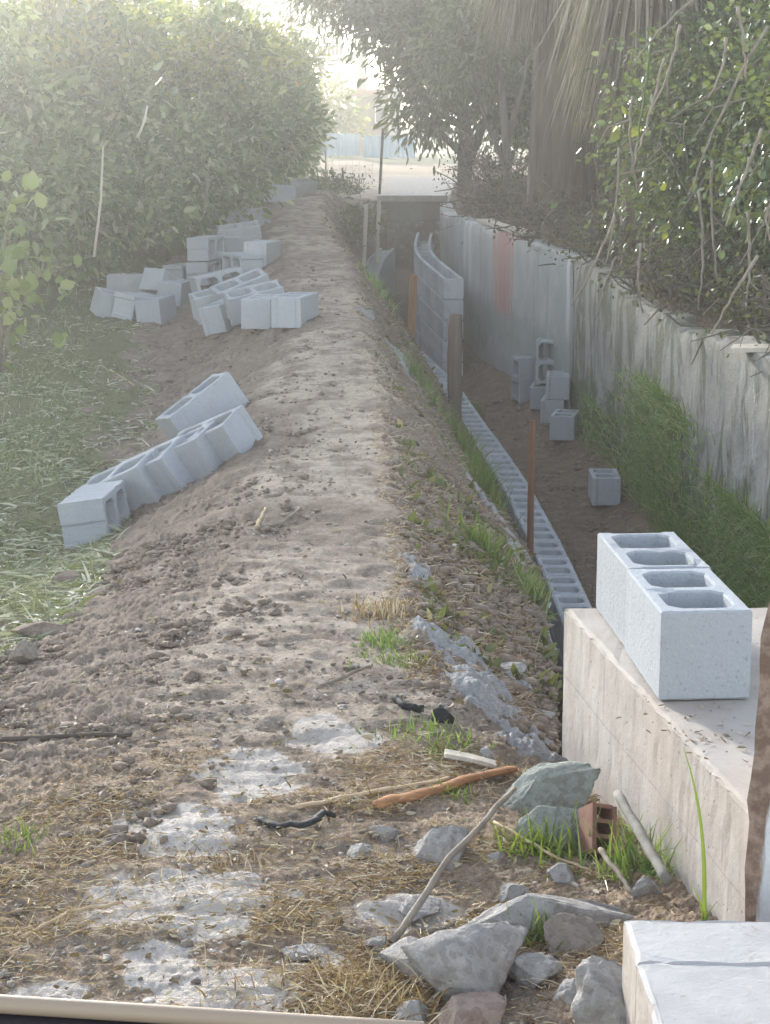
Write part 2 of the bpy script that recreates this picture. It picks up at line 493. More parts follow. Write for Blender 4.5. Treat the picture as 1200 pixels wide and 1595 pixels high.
gr = np.maximum(gr, .35 * sstep(GX, xr + .0, xr + .3) * (1 - inch) * (GY > 9) * (GY < 30) * (1 - bank2))
cem = np.maximum(cem, far * (GY < 47) * sstep(GX, -.4, .2) * .55)
nr, nc = GX.shape
V = np.stack([GX, GY, GZ], axis=2).reshape(-1, 3)
idx = np.arange(nr * nc).reshape(nr, nc)
Fc = np.stack([idx[:-1, :-1], idx[:-1, 1:], idx[1:, 1:], idx[1:, :-1]], axis=2).reshape(-1, 4)
me = np_mesh('ground', V, Fc, True)
ca = me.color_attributes.new('zone', 'FLOAT_COLOR', 'POINT')
ca.data.foreach_set('color', np.stack([gr, cem, straw, pale], axis=2).astype(np.float32).ravel())
tag(link('ground', me, M_GROUND), kind='structure')

def zone_sample(X, Y):
    return gbase(X, Y)

# ------------------------------------------------------------------ hollow concrete blocks
BL, BW, BH = .395, .195, .195
def ring_pts(poly, step=.022):
    out = []
    for a, b in zip(poly, poly[1:] + poly[:1]):
        d = math.hypot(b[0] - a[0], b[1] - a[1]); k = max(1, int(round(d / step)))
        for i in range(k): out.append((a[0] + (b[0] - a[0]) * i / k, a[1] + (b[1] - a[1]) * i / k))
    return out
def inset(pts, d):
    """move each point along its inward normal (ccw polygon)"""
    n = len(pts); out = []
    for i in range(n):
        ax, ay = pts[i - 1]; bx, by = pts[(i + 1) % n]
        tx, ty = bx - ax, by - ay; q = math.hypot(tx, ty) or 1
        out.append((pts[i][0] - ty / q * d, pts[i][1] + tx / q * d))
    return out
def block_mesh(name, seed, style='recess', jit=.0011, holes=True, chip=0.0, bev=.0045):
    r_ = random.Random(seed)
    hx, hy = BL / 2, BW / 2
    if style == 'recess':   # shallow flat recess down each end
        o = [(-hx, -hy), (hx, -hy), (hx, -.068), (hx - .010, -.058), (hx - .010, .058), (hx, .068), (hx, hy), (-hx, hy), (-hx, .068), (-hx + .010, .058), (-hx + .010, -.058), (-hx, -.068)]
    elif style == 'slit':   # a narrow groove at mid end
        o = [(-hx, -hy), (hx, -hy), (hx, -.006), (hx - .012, -.003), (hx - .012, .003), (hx, .006), (hx, hy), (-hx, hy), (-hx, .006), (-hx + .012, .003), (-hx + .012, -.003), (-hx, -.006)]
    else:
        o = [(-hx, -hy), (hx, -hy), (hx, hy), (-hx, hy)]
    o = ring_pts(o)
    hs = []
    for s in (-1, 1):
        cx_, a, b, c = s * .0925, .071, .066, .022
        h = [(cx_ - a + c, -b), (cx_ + a - c, -b), (cx_ + a, -b + c), (cx_ + a, b - c), (cx_ + a - c, b), (cx_ - a + c, b), (cx_ - a, b - c), (cx_ - a, -b + c)]
        hs.append(ring_pts(h, .03))
    bm = bmesh.new()
    def loops(pts, sgn, taper):
        lv = []
        zs = [(-BH / 2, bev), (-BH / 2 + bev, 0), (-BH / 2 + .065, 0), (BH / 2 - .065, 0), (BH / 2 - bev, 0), (BH / 2, bev)]
        jj = [(r_.uniform(-jit, jit), r_.uniform(-jit, jit)) for _ in pts]
        for z, i in zs:
            t = taper * (z / BH)
            pp = inset(pts, sgn * i + t)
            row = []
            for k, (x, y) in enumerate(pp):
                dz = r_.uniform(-1, 1) * jit * .8
                ex = r_.uniform(-jit, jit) * (1.2 if i else .5)
                if chip and i and r_.random() < chip: dz -= math.copysign(r_.uniform(.003, .010), z)
                row.append(bm.verts.new((x + jj[k][0] + ex, y + jj[k][1] + ex, z + dz)))
            lv.append(row)
        for a, b in zip(lv[:-1], lv[1:]):
            n = len(a)
            for k in range(n):
                q = (a[k], a[(k + 1) % n], b[(k + 1) % n], b[k])
                bm.faces.new(q if sgn > 0 else q[::-1])
        return lv
    outer = loops(o, 1, 0)
    inner = [loops(h, -1, -.008) for h in hs] if holes else []
    for lvl in (0, -1):
        ed = []
        for lv in [outer] + inner:
            row = lv[lvl]
            for k in range(len(row)):
                e = bm.edges.get((row[k], row[(k + 1) % len(row)]))
                if e: ed.append(e)
        bmesh.ops.triangle_fill(bm, use_beauty=True, use_dissolve=False, edges=ed)
    bmesh.ops.recalc_face_normals(bm, faces=bm.faces)
    me = bpy.data.meshes.new(name); bm.to_mesh(me); bm.free()
    me.materials.append(MB_BLOCK if not name.startswith('wall') else MB_BLOCKW)
    return me
BLK = {'a': block_mesh('block_a', 1), 'b': block_mesh('block_b', 2, chip=.05), 'c': block_mesh('block_c', 3, 'slit', chip=.03), 'd': block_mesh('block_d', 4, 'plain', chip=.02), 'n': block_mesh('block_n', 5, 'plain', jit=.0004, chip=.03), 'm': block_mesh('block_m', 6, jit=.0004, chip=.03)}
ROT = {'up': Matrix.Identity(3), 'side': Matrix.Rotation(math.pi / 2, 3, 'X'), 'end': Matrix.Rotation(math.pi / 2, 3, 'Y'),
       'endf': Matrix.Rotation(math.pi / 2, 3, 'X') @ Matrix.Rotation(math.pi / 2, 3, 'Z')}
def block(label, u=None, v=None, yaw=0, mode='up', tilt=(0, 0), group=None, sink=.012, var='a', pos=None, zbase=None, slide=(0, 0)):
    """tilt = degrees about the world X and Y axes after the yaw"""
    m = Matrix.Rotation(R(tilt[0]), 3, 'X') @ Matrix.Rotation(R(tilt[1]), 3, 'Y') @ Matrix.Rotation(R(yaw), 3, 'Z') @ ROT[mode]
    p = hit(u, v) if pos is None else Vector(pos)
    p = p + Vector((slide[0], slide[1], 0))
    cs = [m @ Vector((sx * BL / 2, sy * BW / 2, sz * BH / 2)) for sx in (-1, 1) for sy in (-1, 1) for sz in (-1, 1)]
    if zbase is None:
        low = sorted(cs, key=lambda c: c.z)
        dn = (m @ Vector((0, 0, 1)))                      # the face that lies on the ground
        ax3 = max(range(3), key=lambda i: abs((m @ Vector([float(i == 0), float(i == 1), float(i == 2)])).z))
        sg = -1 if (m @ Vector([float(ax3 == i) for i in range(3)])).z > 0 else 1
        hs3 = (BL / 2, BW / 2, BH / 2)
        bot = []
        for sa in (-1, 1):
            for sb in (-1, 1):
                q = [0, 0, 0]; q[ax3] = sg * hs3[ax3]; q[(ax3 + 1) % 3] = sa * hs3[(ax3 + 1) % 3]; q[(ax3 + 2) % 3] = sb * hs3[(ax3 + 2) % 3]
                c = m @ Vector(q); bot.append(gz(p.x + c.x, p.y + c.y) - c.z)
        z = .6 * sum(bot) / 4 + .4 * max(bot) - sink
    else:
        z = zbase - min(c.z for c in cs)
    o = bpy.data.objects.new('concrete_block', BLK[var]); COL.objects.link(o)
    o.matrix_world = Matrix.Translation((p.x, p.y, z)) @ m.to_4x4()
    tag(o, label, 'concrete block', group)
    return o

# near pair on the parapet
PZ = .455
g = 'hollow blocks standing on the near parapet'
fl = atz(1026, 1094, PZ); fr = atz(1179, 1098, PZ); bk = atz(925, 825, PZ + BH)
ax = Vector((bk.x - fl.x, bk.y - fl.y, 0)).normalized(); px = Vector((ax.y, -ax.x, 0))
yawn = math.degrees(math.atan2(ax.y, ax.x))
c1 = Vector((fl.x, fl.y, 0)) + ax * BL / 2 + px * BW / 2
block('pale hollow block on the parapet, nearest one, with its end face showing', pos=c1, yaw=yawn, zbase=PZ + .003, var='n', group=g)
c2 = c1 + ax * (BL + .007) + px * .003
block('pale hollow block on the parapet, pushed up behind the nearest block', pos=c2, yaw=yawn + .5, zbase=PZ + .003, var='m', group=g)

# heap beside the path, leaning down the slope to the field
g = 'blocks tipped in a row on the slope beside the path'
block('block on its side at the near end of the tipped row, cells open sideways', 150, 836, 84, 'side', (0, -9), g, .02, 'c')
a0, a1 = hit(236, 782), hit(372, 706)
for k, (lab, var) in enumerate((('tipped block with grooved end, next to the one lying on its side', 'a'), ('tipped block with grooved end, second from the one on its side', 'b'),
                               ('tipped block with plain dark end, last but one in the row', 'd'), ('tipped block at the far end of the row, nearest the bare path', 'a'))):
    t = k / 3.0
    p = a0.lerp(a1, t)
    block(lab, yaw=-27 + (3, -2, 1, -1)[k], tilt=((6, 9, 5, 8)[k], (-30, -33, -29, -31)[k]), pos=(p.x - .12, p.y + .05, 0), group=g, var=var, sink=.03)
block('block tilted up on edge behind the row of tipped blocks, plain long face showing', 316, 668, 34, 'up', (8, -32), g, .03, 'd')

# heap by the path, middle distance
g = 'blocks heaped at the edge of the path'
block('leaning block with an open cell on top, at the near corner of the heap', 357, 514, 58, 'up', (2, -15), g, .02, 'a')
block('upright block with broad pale face, between the leaning one and the outermost one', 410, 512, 80, 'up', (0, 0), g, .015, 'd')
block('upright block at the outer edge of the heap, standing on the bare path', 460, 506, 76, 'up', (0, 0), g, .015, 'a')
block('block lying flat behind the leaning one, two slim cells in its pale top', 343, 500, 18, 'up', (12, -10), g, .01, 'b')
block('block lying flat behind the broad faced one, cells half hidden', 398, 499, 16, 'up', (14, -8), g, .01, 'a')
block('block tilted across the heap with one long open cell', 378, 484, 24, 'up', (18, -14), g, .0, 'd')
block('plain faced block lying at the back of the near heap', 340, 466, 22, 'side', (0, -12), g, .02, 'd')
block('block on its side with a pale slab like top and a square opening', 378, 437, -62, 'side', (0, 0), g, .012, 'b')
g = 'blocks heaped further along the path'
block('upright block at the path edge with one cell showing on top', 409, 415, 76, 'up', (0, 2), g, .012, 'a')
block('block tucked against the upright one at the path edge', 371, 407, 62, 'up', (0, 0), g, .012, 'd')
b1 = block('lower block of the two stacked on their sides', 318, 444, 78, 'side', (0, -3), g, .02, 'c')
block('upper block of the two stacked on their sides, pale on top', pos=(b1.location.x + .02, b1.location.y + .03, 0), yaw=74, mode='side', tilt=(0, -2), zbase=b1.location.z + BW / 2 + .006, group=g, var='c')
block('long block with two cells up, front one of a parallel pair', 374, 388, 8, 'up', (14, -6), g, .01, 'a')
block('long block with two cells up, back one of a parallel pair', 360, 376, 7, 'up', (10, -6), g, -.05, 'b')
block('long two celled block farthest along the path edge', 390, 360, 14, 'up', (4, -5), g, .012, 'a')
block('half hidden block beside the farthest long block', 356, 357, 40, 'up', (0, -10), g, .02, 'd')
block('block leaning in the weeds at the back of the further heap', 325, 356, 60, 'up', (0, -18), g, .03, 'd')
g = 'blocks left near the far end of the path'
block('block lying alone at the far end of the path, long face showing', 437, 316, -8, 'up', (0, 4), g, .012, 'd')
block('dark block tilted at the far end of the path, in front of the trees', 469, 302, 55, 'up', (10, 14), g, .03, 'a')
g = 'blocks heaped on the field edge'
block('long upright block with two cells at the back of the field heap', 205, 462, 4, 'up', (0, 0), g, .01, 'a')
block('block with a pale tilted top leaning on the long upright one', 255, 470, 68, 'up', (-26, 12), g, .02, 'd')
block('half sunk block with a pale top at the field side of the heap', 187, 494, 24, 'up', (4, 16), g, .03, 'd')
block('block on its side showing two slots, between the half sunk and the square one', 215, 496, 62, 'side', (0, 10), g, .02, 'b')
block('square looking block at the front of the field heap', 244, 500, 78, 'up', (0, -5), g, .02, 'd')
block('small looking block end behind the square one in the field heap', 272, 474, 84, 'up', (0, 4), g, .02, 'd')
block('block on its side with two upright slots, between the two heaps', 288, 450, 64, 'side', (0, 0), g, .012, 'b')

# stack against the retaining wall
g = 'blocks stacked against the retaining wall'
block('block stood on end against the wall, side slots showing', 818, 622, 20, 'end', (0, 0), g, .02, 'a')
r3 = block('low block carrying the tallest upright block of the stack', 842, 633, 82, 'up', (0, 0), g, .02, 'd', slide=(.02, .05))
block('tallest block of the stack, on end with both cells facing out', pos=(r3.location.x + .05, r3.location.y + .02, 0), yaw=-14, mode='endf', zbase=r3.location.z + BH / 2 + .003, group=g, var='b')
r5 = block('block at the bottom of the front pair against the wall', 863, 652, 80, 'up', (0, 0), g, .02, 'a')
block('upper block of the front pair against the wall', pos=(r5.location.x + .03, r5.location.y + .01, 0), yaw=84, zbase=r5.location.z + BH / 2 + .003, group=g, var='a')
block('single block on the ditch floor at the foot of the stack', 881, 684, 78, 'up', (0, 0), None, .015, 'd', slide=(0, .08))
block('single block on the ditch floor by the tall grass, apart from the stack', 943, 788, 88, 'up', (0, 0), None, .015, 'a', slide=(0, .08))

# ------------------------------------------------------------------ block walls (children = blocks)
def along(pts, s):
    """point and heading at arc length s on a polyline"""
    for a, b in zip(pts[:-1], pts[1:]):
        d = (b - a).length
        if s <= d: return a + (b - a) * (s / d), math.atan2((b - a).y, (b - a).x)
        s -= d
    d = pts[-1] - pts[-2]
    return pts[-1] + d.normalized() * s, math.atan2(d.y, d.x)
def plen(pts): return sum((b - a).length for a, b in zip(pts[:-1], pts[1:]))
def smooth_poly(pts, n=60):
    P = np.array(pts, float); t = np.linspace(0, 1, len(P)); q = np.linspace(0, 1, n)
    # Catmull-like smoothing
    X = np.interp(q, t, P[:, 0]); Y = np.interp(q, t, P[:, 1])
    for _ in range(12):
        X[1:-1] = (X[:-2] + 2 * X[1:-1] + X[2:]) / 4; Y[1:-1] = (Y[:-2] + 2 * Y[1:-1] + Y[2:]) / 4
    return [Vector((a, b, 0)) for a, b in zip(X, Y)]
BLKW = {'a': block_mesh('wall_block_a', 11, bev=.011), 'b': block_mesh('wall_block_b', 12, chip=.04, bev=.010), 'd': block_mesh('wall_block_d', 14, 'plain', bev=.011)}
def beam_mesh(name, closed):
    m = MB(); hx, hy, hz = BL / 2, BW / 2, BH / 2
    for sgn in (-1, 1):
        y0, y1 = sorted((sgn * hy, sgn * (hy - .034))); n = 8
        vs = []; fs = []
        for k in range(n + 1):
            x = -hx + .003 + (BL - .006) * k / n; dz = random.uniform(-.004, .003)
            vs += [(x, y0, -hz), (x, y1, -hz), (x, y1, hz - .006 + dz), (x, y1 - .006, hz + dz), (x, y0 + .006, hz + dz), (x, y0, hz - .006 + dz)]
        for k in range(n):
            for j in range(6): fs.append((6 * k + j, 6 * k + 6 + j, 6 * k + 6 + (j + 1) % 6, 6 * k + (j + 1) % 6))
        fs += [(5, 4, 3, 2, 1, 0), tuple(6 * n + j for j in range(6))]
        m.add(vs, fs)
    for x in (-hx + .02, 0, hx - .02):
        top = hz - .004 if closed and x < -.1 else -.01
        m.box((x - .017, -hy + .033, -hz + .001), (x + .017, hy - .033, top))
    me = m.mesh(name); me.materials.append(MB_BLOCKW); return me
BLKW['u'] = beam_mesh('beam_block', False); BLKW['e'] = beam_mesh('beam_end_block', True)
def block_run(root, pts, ztop_of, level, s0=0.0, s1=None, gap=.014, var='abd', half0=False):
    L = plen(pts) if s1 is None else s1
    s = s0; k = 0
    while s + BL <= L + .05:
        half = half0 and k == 0
        bl = BL * .5 if half else BL
        p, h = along(pts, s + bl / 2)
        o = bpy.data.objects.new('block', BLKW[var[k % len(var)]]); COL.objects.link(o)
        o.parent = root
        z = float(ztop_of(p.y)) - BH / 2 - level * (BH + .010)
        slope = math.atan(.035)
        o.matrix_local = Matrix.Translation((p.x, p.y, z)) @ Matrix.Rotation(h + R(random.uniform(-.8, .8)), 4, 'Z') @ Matrix.Rotation(-slope, 4, 'Y') @ Matrix.Diagonal((.5 if half else 1, 1, 1, 1))
        s += bl + gap; k += 1

row = smooth_poly([(1.06, 9.3), (1.045, 10.1), (1.03, 10.69), (1.005, 11.6), (.967, 12.35), (.93, 13.2), (.88, 13.9), (.78, 15.1), (.69, 16.0), (.62, 17.1), (.485, 18.2), (.29, 19.5)])
ft = empty('block_footing'); tag(ft, 'long curving row of hollow blocks laid along the ditch floor, cells open', 'block row')
block_run(ft, row, zrow, 0)
block_run(ft, row, zrow, 1, s0=-.2)
block_run(ft, row, zrow, 2, s0=0, s1=2.6)

bw = empty('block_wall'); tag(bw, 'unfinished curved wall of grey hollow blocks, five courses, beside the concrete retaining wall', 'block wall')
wl = smooth_poly([(.665, 18.75), (.60, 19.4), (.52, 20.1), (.44, 21.0), (.42, 22.0), (.46, 23.2), (.53, 24.4), (.60, 25.6)])
Lw = plen(wl)
zw = lambda Y: zrow(Y) + 4 * (BH + .010)
for lv in range(0, 5):
    block_run(bw, wl, zw, lv, s0=0 if lv % 2 == 0 else -.0, s1=Lw - (2.0, 1.1, .4, 0, 0)[lv], var=('e' + 'u' * 30 if lv == 0 else ('adb', 'bda')[lv % 2]), half0=lv % 2 == 1)

# second short wall, on the path side of the far ditch, cells filled with mortar
w2 = empty('block_wall'); tag(w2, 'short low curved wall with two pale rims, on the path side of the far ditch', 'block wall')
c0, c1_, c2_, c3 = at(571, 447, 20.6), at(577, 425, 21.9), at(587, 402, 23.8), at(604, 386, 25.6)
wl2 = smooth_poly([(p.x, p.y) for p in (c0, c1_, c2_, c3)], 40)
zs2 = [p.z for p in (c0, c1_, c2_, c3)]
ys2 = [p.y for p in (c0, c1_, c2_, c3)]
for (off, hw, zo, nm, mt) in ((-.085, .018, .0, 'rim', MB_BLOCK), (.085, .018, .0, 'rim', MB_BLOCK), (0, .066, -.035, 'mortar_fill', MB_MORTAR)):
    mb = MB(); vs = []
    for i, p in enumerate(wl2):
        q = wl2[min(i + 1, len(wl2) - 1)] - wl2[max(i - 1, 0)]; q.normalize(); nrm = Vector((-q.y, q.x, 0))
        zt = float(np.interp(p.y, ys2, zs2)) + zo + random.uniform(-.006, .006)
        for a, z in ((-hw, -.6), (hw, -.6), (hw, 0), (-hw, 0)):
            e = p + nrm * (off + a); vs.append((e.x, e.y, zt + z))
    fs = [(0, 1, 2, 3), tuple(4 * (len(wl2) - 1) + k for k in (3, 2, 1, 0))]
    for i in range(len(wl2) - 1):
        for k in range(4): fs.append((4 * i + k, 4 * i + 4 + k, 4 * i + 4 + (k + 1) % 4, 4 * i + (k + 1) % 4))
    mb.add(vs, fs); mb.build(nm, mt, w2)

# ------------------------------------------------------------------ concrete walls
def mk_wall_mat(name, old=False):
    M = Mat(name, .93, .2)
    P = M.co('Object')
    a = M.noise(1.7, 5, .65); b = M.noise(14, 6, .7); st = M.noise(3.2, 5, .65, 'Object', (2.2, 2.2, .18)); st2 = M.noise(9, 5, .65, 'Object', (2.0, 2.0, .10))
    if old:
        base = M.ramp(a, [(.3, (.20, .195, .175)), (.5, (.31, .305, .285)), (.7, (.40, .405, .40))])
    else:
        base = M.ramp(a, [(.3, (.33, .34, .34)), (.55, (.43, .44, .435)), (.75, (.52, .525, .52))])
    at_ = M.attr('wall'); h, s_, gm = M.sep(at_.outputs['Color'])[:3]   # height above the foot, distance along, spare
    c = M.mix(M.math('MULTIPLY', M.mask(st, .52, .68), .32 if old else .4), base, (.14, .145, .12))
    c = M.mix(M.math('MULTIPLY', M.mask(st2, .62, .72), .22), c, (.50, .49, .47))
    # moss from the foot up
    mo = M.math('ADD', M.math('SUBTRACT', 1.0, M.math('MULTIPLY', h, 1.05 if old else 1.5)), M.math('MULTIPLY', M.math('SUBTRACT', M.noise(3.5, 5, .7), .5), 1.6))
    c = M.mix(M.math('MULTIPLY', M.mask(mo, .38, .7), .85 if old else .3), c, (.085, .125, .05) if old else (.20, .235, .20))
    if old:
        och = M.mask(M.math('ADD', h, M.math('MULTIPLY', M.math('SUBTRACT', a, .5), 2.2)), .75, .95)
        c = M.mix(M.math('MULTIPLY', och, .35), c, (.33, .28, .22))
        wsh = M.noise(1.1, 6, .7, 'Object', None, .8)
        c = M.mix(M.math('MULTIPLY', M.mask(wsh, .54, .62), .6), c, (.36, .375, .37))
        dk = M.noise(2.2, 5, .7, 'Object', (1.6, 1.6, .35), .6)
        c = M.mix(M.math('MULTIPLY', M.mask(dk, .47, .58), .8), c, (.10, .11, .07))
        ch = M.noise(5, 6, .75, 'Object', (1, 1, .7), 1.2)
        c = M.mix(M.math('MULTIPLY', M.mask(ch, .60, .66), .6), c, (.50, .48, .44))
    else:
        low = M.mask(M.math('ADD', h, M.math('MULTIPLY', M.math('SUBTRACT', a, .5), .7)), .40, .28)
        c = M.mix(M.math('MULTIPLY', low, .6), c, (.36, .37, .375))
        mid = M.math('MULTIPLY', M.mask(M.math('ADD', h, M.math('MULTIPLY', M.math('SUBTRACT', a, .5), .8)), .32, .42), M.mask(M.math('ADD', h, M.math('MULTIPLY', M.math('SUBTRACT', b, .5), .3)), .66, .52))
        c = M.mix(M.math('MULTIPLY', mid, .45), c, (.20, .245, .21))
        # pale drips and a wash of red paint spilled over the top
        def band(c0, w_):
            d = M.math('ABSOLUTE', M.math('SUBTRACT', s_, c0)); d = M.math('ADD', d, M.math('MULTIPLY', M.math('SUBTRACT', st2, .5), w_ * 3.0))
            return M.mask(d, w_, w_ * .5)
        red = M.math('MULTIPLY', band(.172, .032), M.mask(M.math('ADD', h, M.math('MULTIPLY', M.math('SUBTRACT', b, .5), .25)), .50, .60))
        c = M.mix(M.math('MULTIPLY', red, .7), c, (.50, .22, .18))
        for (p0, w_, h0) in ((.006, .0045, .5), (.285, .018, .5), (.325, .012, .55)):
            c = M.mix(M.math('MULTIPLY', M.math('MULTIPLY', band(p0, w_), M.mask(h, h0, h0 + .25)), .6), c, (.62, .62, .63))
    c = M.mix(M.math('MULTIPLY', M.mask(b, .60, .72), .4), c, (.12, .12, .11))
    M.color(c)
    M.bump(M.math('ADD', b, M.math('MULTIPLY', M.noise(60, 4, .7), .4)), .6, .02 if old else .008)
    return M.m
def ribbon_wall(name, pts, ztop, zbot, thick, mat, seed, jag=.01, rough=.004, nz=26, step=.05):
    """wall standing along a plan polyline, front face on the polyline, body behind it (to the +x side)"""
    P = [Vector((a, b, 0)) for a, b in pts]; L = plen(P); n = int(L / step) + 1
    Q = [along(P, min(L * i / n, L - 1e-5)) for i in range(n + 1)]
    fr = np.array([[q.x, q.y] for q, h in Q]); nr_ = np.array([[math.sin(h), -math.cos(h)] for q, h in Q])
    for _ in range(6): nr_[1:-1] = (nr_[:-2] + nr_[1:-1] * 2 + nr_[2:]) / 4
    s = np.linspace(0, L, n + 1)
    zt = np.array([ztop(q.y) for q, h in Q]) + jag * fbm(s * 3, s * 0, seed=seed, octv=5)
    zb = np.array([zbot(q.y) for q, h in Q])
    rows = []; att = []
    for k in range(nz + 1):
        t = k / nz
        z = zb + (zt - zb) * t
        d = rough * fbm(s * 5, z * 5, seed=seed + 3, octv=5) - (.012 if k == nz else 0)
        rows.append(np.stack([fr[:, 0] - nr_[:, 0] * d, fr[:, 1] - nr_[:, 1] * d, z], axis=1)); att.append(np.stack([np.full(n + 1, 0) + (z - zb) / 1.5, s / L, s * 0, s * 0 + 1], axis=1))
    for off, t in ((.012, 1.0), (thick - .01, 1.0), (thick, .985), (thick, 0)):
        z = zb + (zt - zb) * t + (.004 if t == 1 else 0) + (.004 * fbm(s * 8 + off, s * 0, seed=seed + 9) if t == 1 else 0)
        rows.append(np.stack([fr[:, 0] + nr_[:, 0] * off, fr[:, 1] + nr_[:, 1] * off, z], axis=1)); att.append(np.stack([(z - zb) / 1.5, s / L, s * 0, s * 0 + 1], axis=1))
    V = np.concatenate(rows); A = np.concatenate(att)
    R_, C_ = len(rows), n + 1
    ix = np.arange(R_ * C_).reshape(R_, C_)
    nx = np.roll(ix, -1, axis=0)
    Fq = np.stack([ix[:, :-1], nx[:, :-1], nx[:, 1:], ix[:, 1:]], axis=2).reshape(-1, 4)
    me = np_mesh(name, V, Fq)
    bm = bmesh.new(); bm.from_mesh(me)
    bm.verts.ensure_lookup_table()
    for c in (0, C_ - 1):
        try: bm.faces.new([bm.verts[i] for i in ix[:, c]])
        except Exception: pass
    bmesh.ops.recalc_face_normals(bm, faces=bm.faces); bm.to_mesh(me); bm.free()
    ca = me.color_attributes.new('wall', 'FLOAT_COLOR', 'POINT'); ca.data.foreach_set('color', A.astype(np.float32).ravel())
    return link(name, me, mat)
def xwp(y): return float(pw(y, XW))
new_pts = [(xwp(y), y) for y in np.linspace(16.12, 29.5, 60)]
old_pts = [(xwp(y) + .02, y) for y in np.linspace(4.95, 16.1, 60)]
zfoot = lambda Y: float(zrow(Y)) - .3
tag(ribbon_wall('retaining_wall', new_pts, lambda Y: float(zwt(Y)), zfoot, .22, mk_wall_mat('smooth_wall_concrete'), 5), 'smooth grey concrete retaining wall with a faded red paint streak', 'wall')
tag(ribbon_wall('retaining_wall', old_pts, lambda Y: float(zwt(Y)) - .01 + .05 * math.sin(Y * 1.3), zfoot, .30, mk_wall_mat('old_wall_concrete', True), 15, .04, .008), 'old rough mossy retaining wall with eroded face below the tangled brush', 'wall')

# near parapet
def mk_para_mat():
    M = Mat('parapet_concrete', .9, .25)
    a = M.noise(4, 6, .65); st = M.noise(6, 7, .75, 'Object', (1.2, 1.2, .28), 1.2); b = M.noise(45, 5, .7)
    c = M.ramp(a, [(.3, (.31, .275, .245)), (.6, (.42, .385, .355)), (.8, (.50, .475, .45))])
    nz = M.sepxyz(M.n('ShaderNodeNewGeometry').outputs['Normal'])[2]
    side = M.mask(nz, .7, .3)
    c = M.mix(M.math('MULTIPLY', M.math('MULTIPLY', M.mask(st, .53, .68), side), .6), c, (.21, .16, .13))
    c = M.mix(M.math('MULTIPLY', M.mask(M.noise(2.2, 4, .6), .5, .7), .45), c, (.40, .32, .27))
    c = M.mix(M.math('MULTIPLY', M.mask(b, .62, .72), .35), c, (.22, .20, .18))
    v_ = M.n('ShaderNodeTexVoronoi'); v_.inputs['Scale'].default_value = 38; M.l(M.co('Object'), v_.inputs['Vector'])
    pit = M.math('MULTIPLY', M.mask(v_.outputs['Distance'], .16, .06), M.mask(M.sep(v_.outputs['Color'])[1], .55, .6))
    c = M.mix(M.math('MULTIPLY', pit, .7), c, (.13, .11, .10))
    dz = M.math('PINGPONG', M.math('ADD', M.sepxyz(M.co('Object'))[2], M.math('MULTIPLY', M.math('SUBTRACT', a, .5), .012)), .14)
    c = M.mix(M.math('MULTIPLY', M.math('MULTIPLY', M.mask(dz, .004, .0005), side), .35), c, (.20, .17, .15))
    M.color(c); M.bump(M.math('SUBTRACT', M.math('ADD', b, a), M.math('MULTIPLY', pit, 1.5)), .45, .006)
    return M.m
M_PARA = mk_para_mat()
def rough_prism(name, plan, z0, z1, mat, seed, step=.025, jag=.006, parent=None):
    """vertical prism over a plan polygon with slightly broken edges; dense enough to look cast"""
    ring = ring_pts([tuple(p) for p in plan], step); n = len(ring)
    a = sum(ring[i][0] * ring[(i + 1) % n][1] - ring[(i + 1) % n][0] * ring[i][1] for i in range(n))
    if a < 0: ring = ring[::-1]
    zs = [z0] + list(np.linspace(z0, z1 - .012, max(3, int((z1 - z0) / .04)))[1:]) + [z1 - .004, z1]
    rr = random.Random(seed); V = []; Fq = []
    for k, z in enumerate(zs):
        ins = .0 if k < len(zs) - 2 else (.002 if k == len(zs) - 2 else .009)
        rg = inset(ring, ins)
        for i, (x, y) in enumerate(rg):
            nz_ = float(vnoise(np.array([x * 30 + seed]), np.array([y * 30]), np.array([z * 14]), seed)[0])
            e = jag * nz_ * (1.0 if k >= len(zs) - 2 else .3)
            dz = (jag * .5 * nz_ - (jag * 2.2 * max(0, nz_ - .45) if k == len(zs) - 1 else 0)) if k >= len(zs) - 2 else 0
            V.append((x + e, y + e * .6, z + dz))
    for k in range(len(zs) - 1):
        for i in range(n): Fq.append((k * n + i, k * n + (i + 1) % n, (k + 1) * n + (i + 1) % n, (k + 1) * n + i))
    Fq.append(tuple((len(zs) - 1) * n + i for i in range(n)))
    me = bpy.data.meshes.new(name); me.from_pydata(V, [], Fq); me.update()
    return link(name, me, mat, parent)
pA = atz(880, 946, PZ); pB = atz(1168, 1262, PZ)
dirp = (pB - pA).normalized(); pC = pA + dirp * ((pB - pA).length + .02)
perp = Vector((-dirp.y, dirp.x, 0))
if perp.x < 0: perp = -perp
plan = [(pA.x, pA.y), (pC.x, pC.y), (pC.x + 2.0, pC.y + .1), (pA.x + 2.2, pA.y + .02)]
# cast-in nib at the far corner is a pale narrow lip: same wall
tag(rough_prism('parapet_wall', plan, -1.9, PZ, M_PARA, 3), 'pale stained concrete parapet across the ditch carrying two hollow blocks', 'wall')

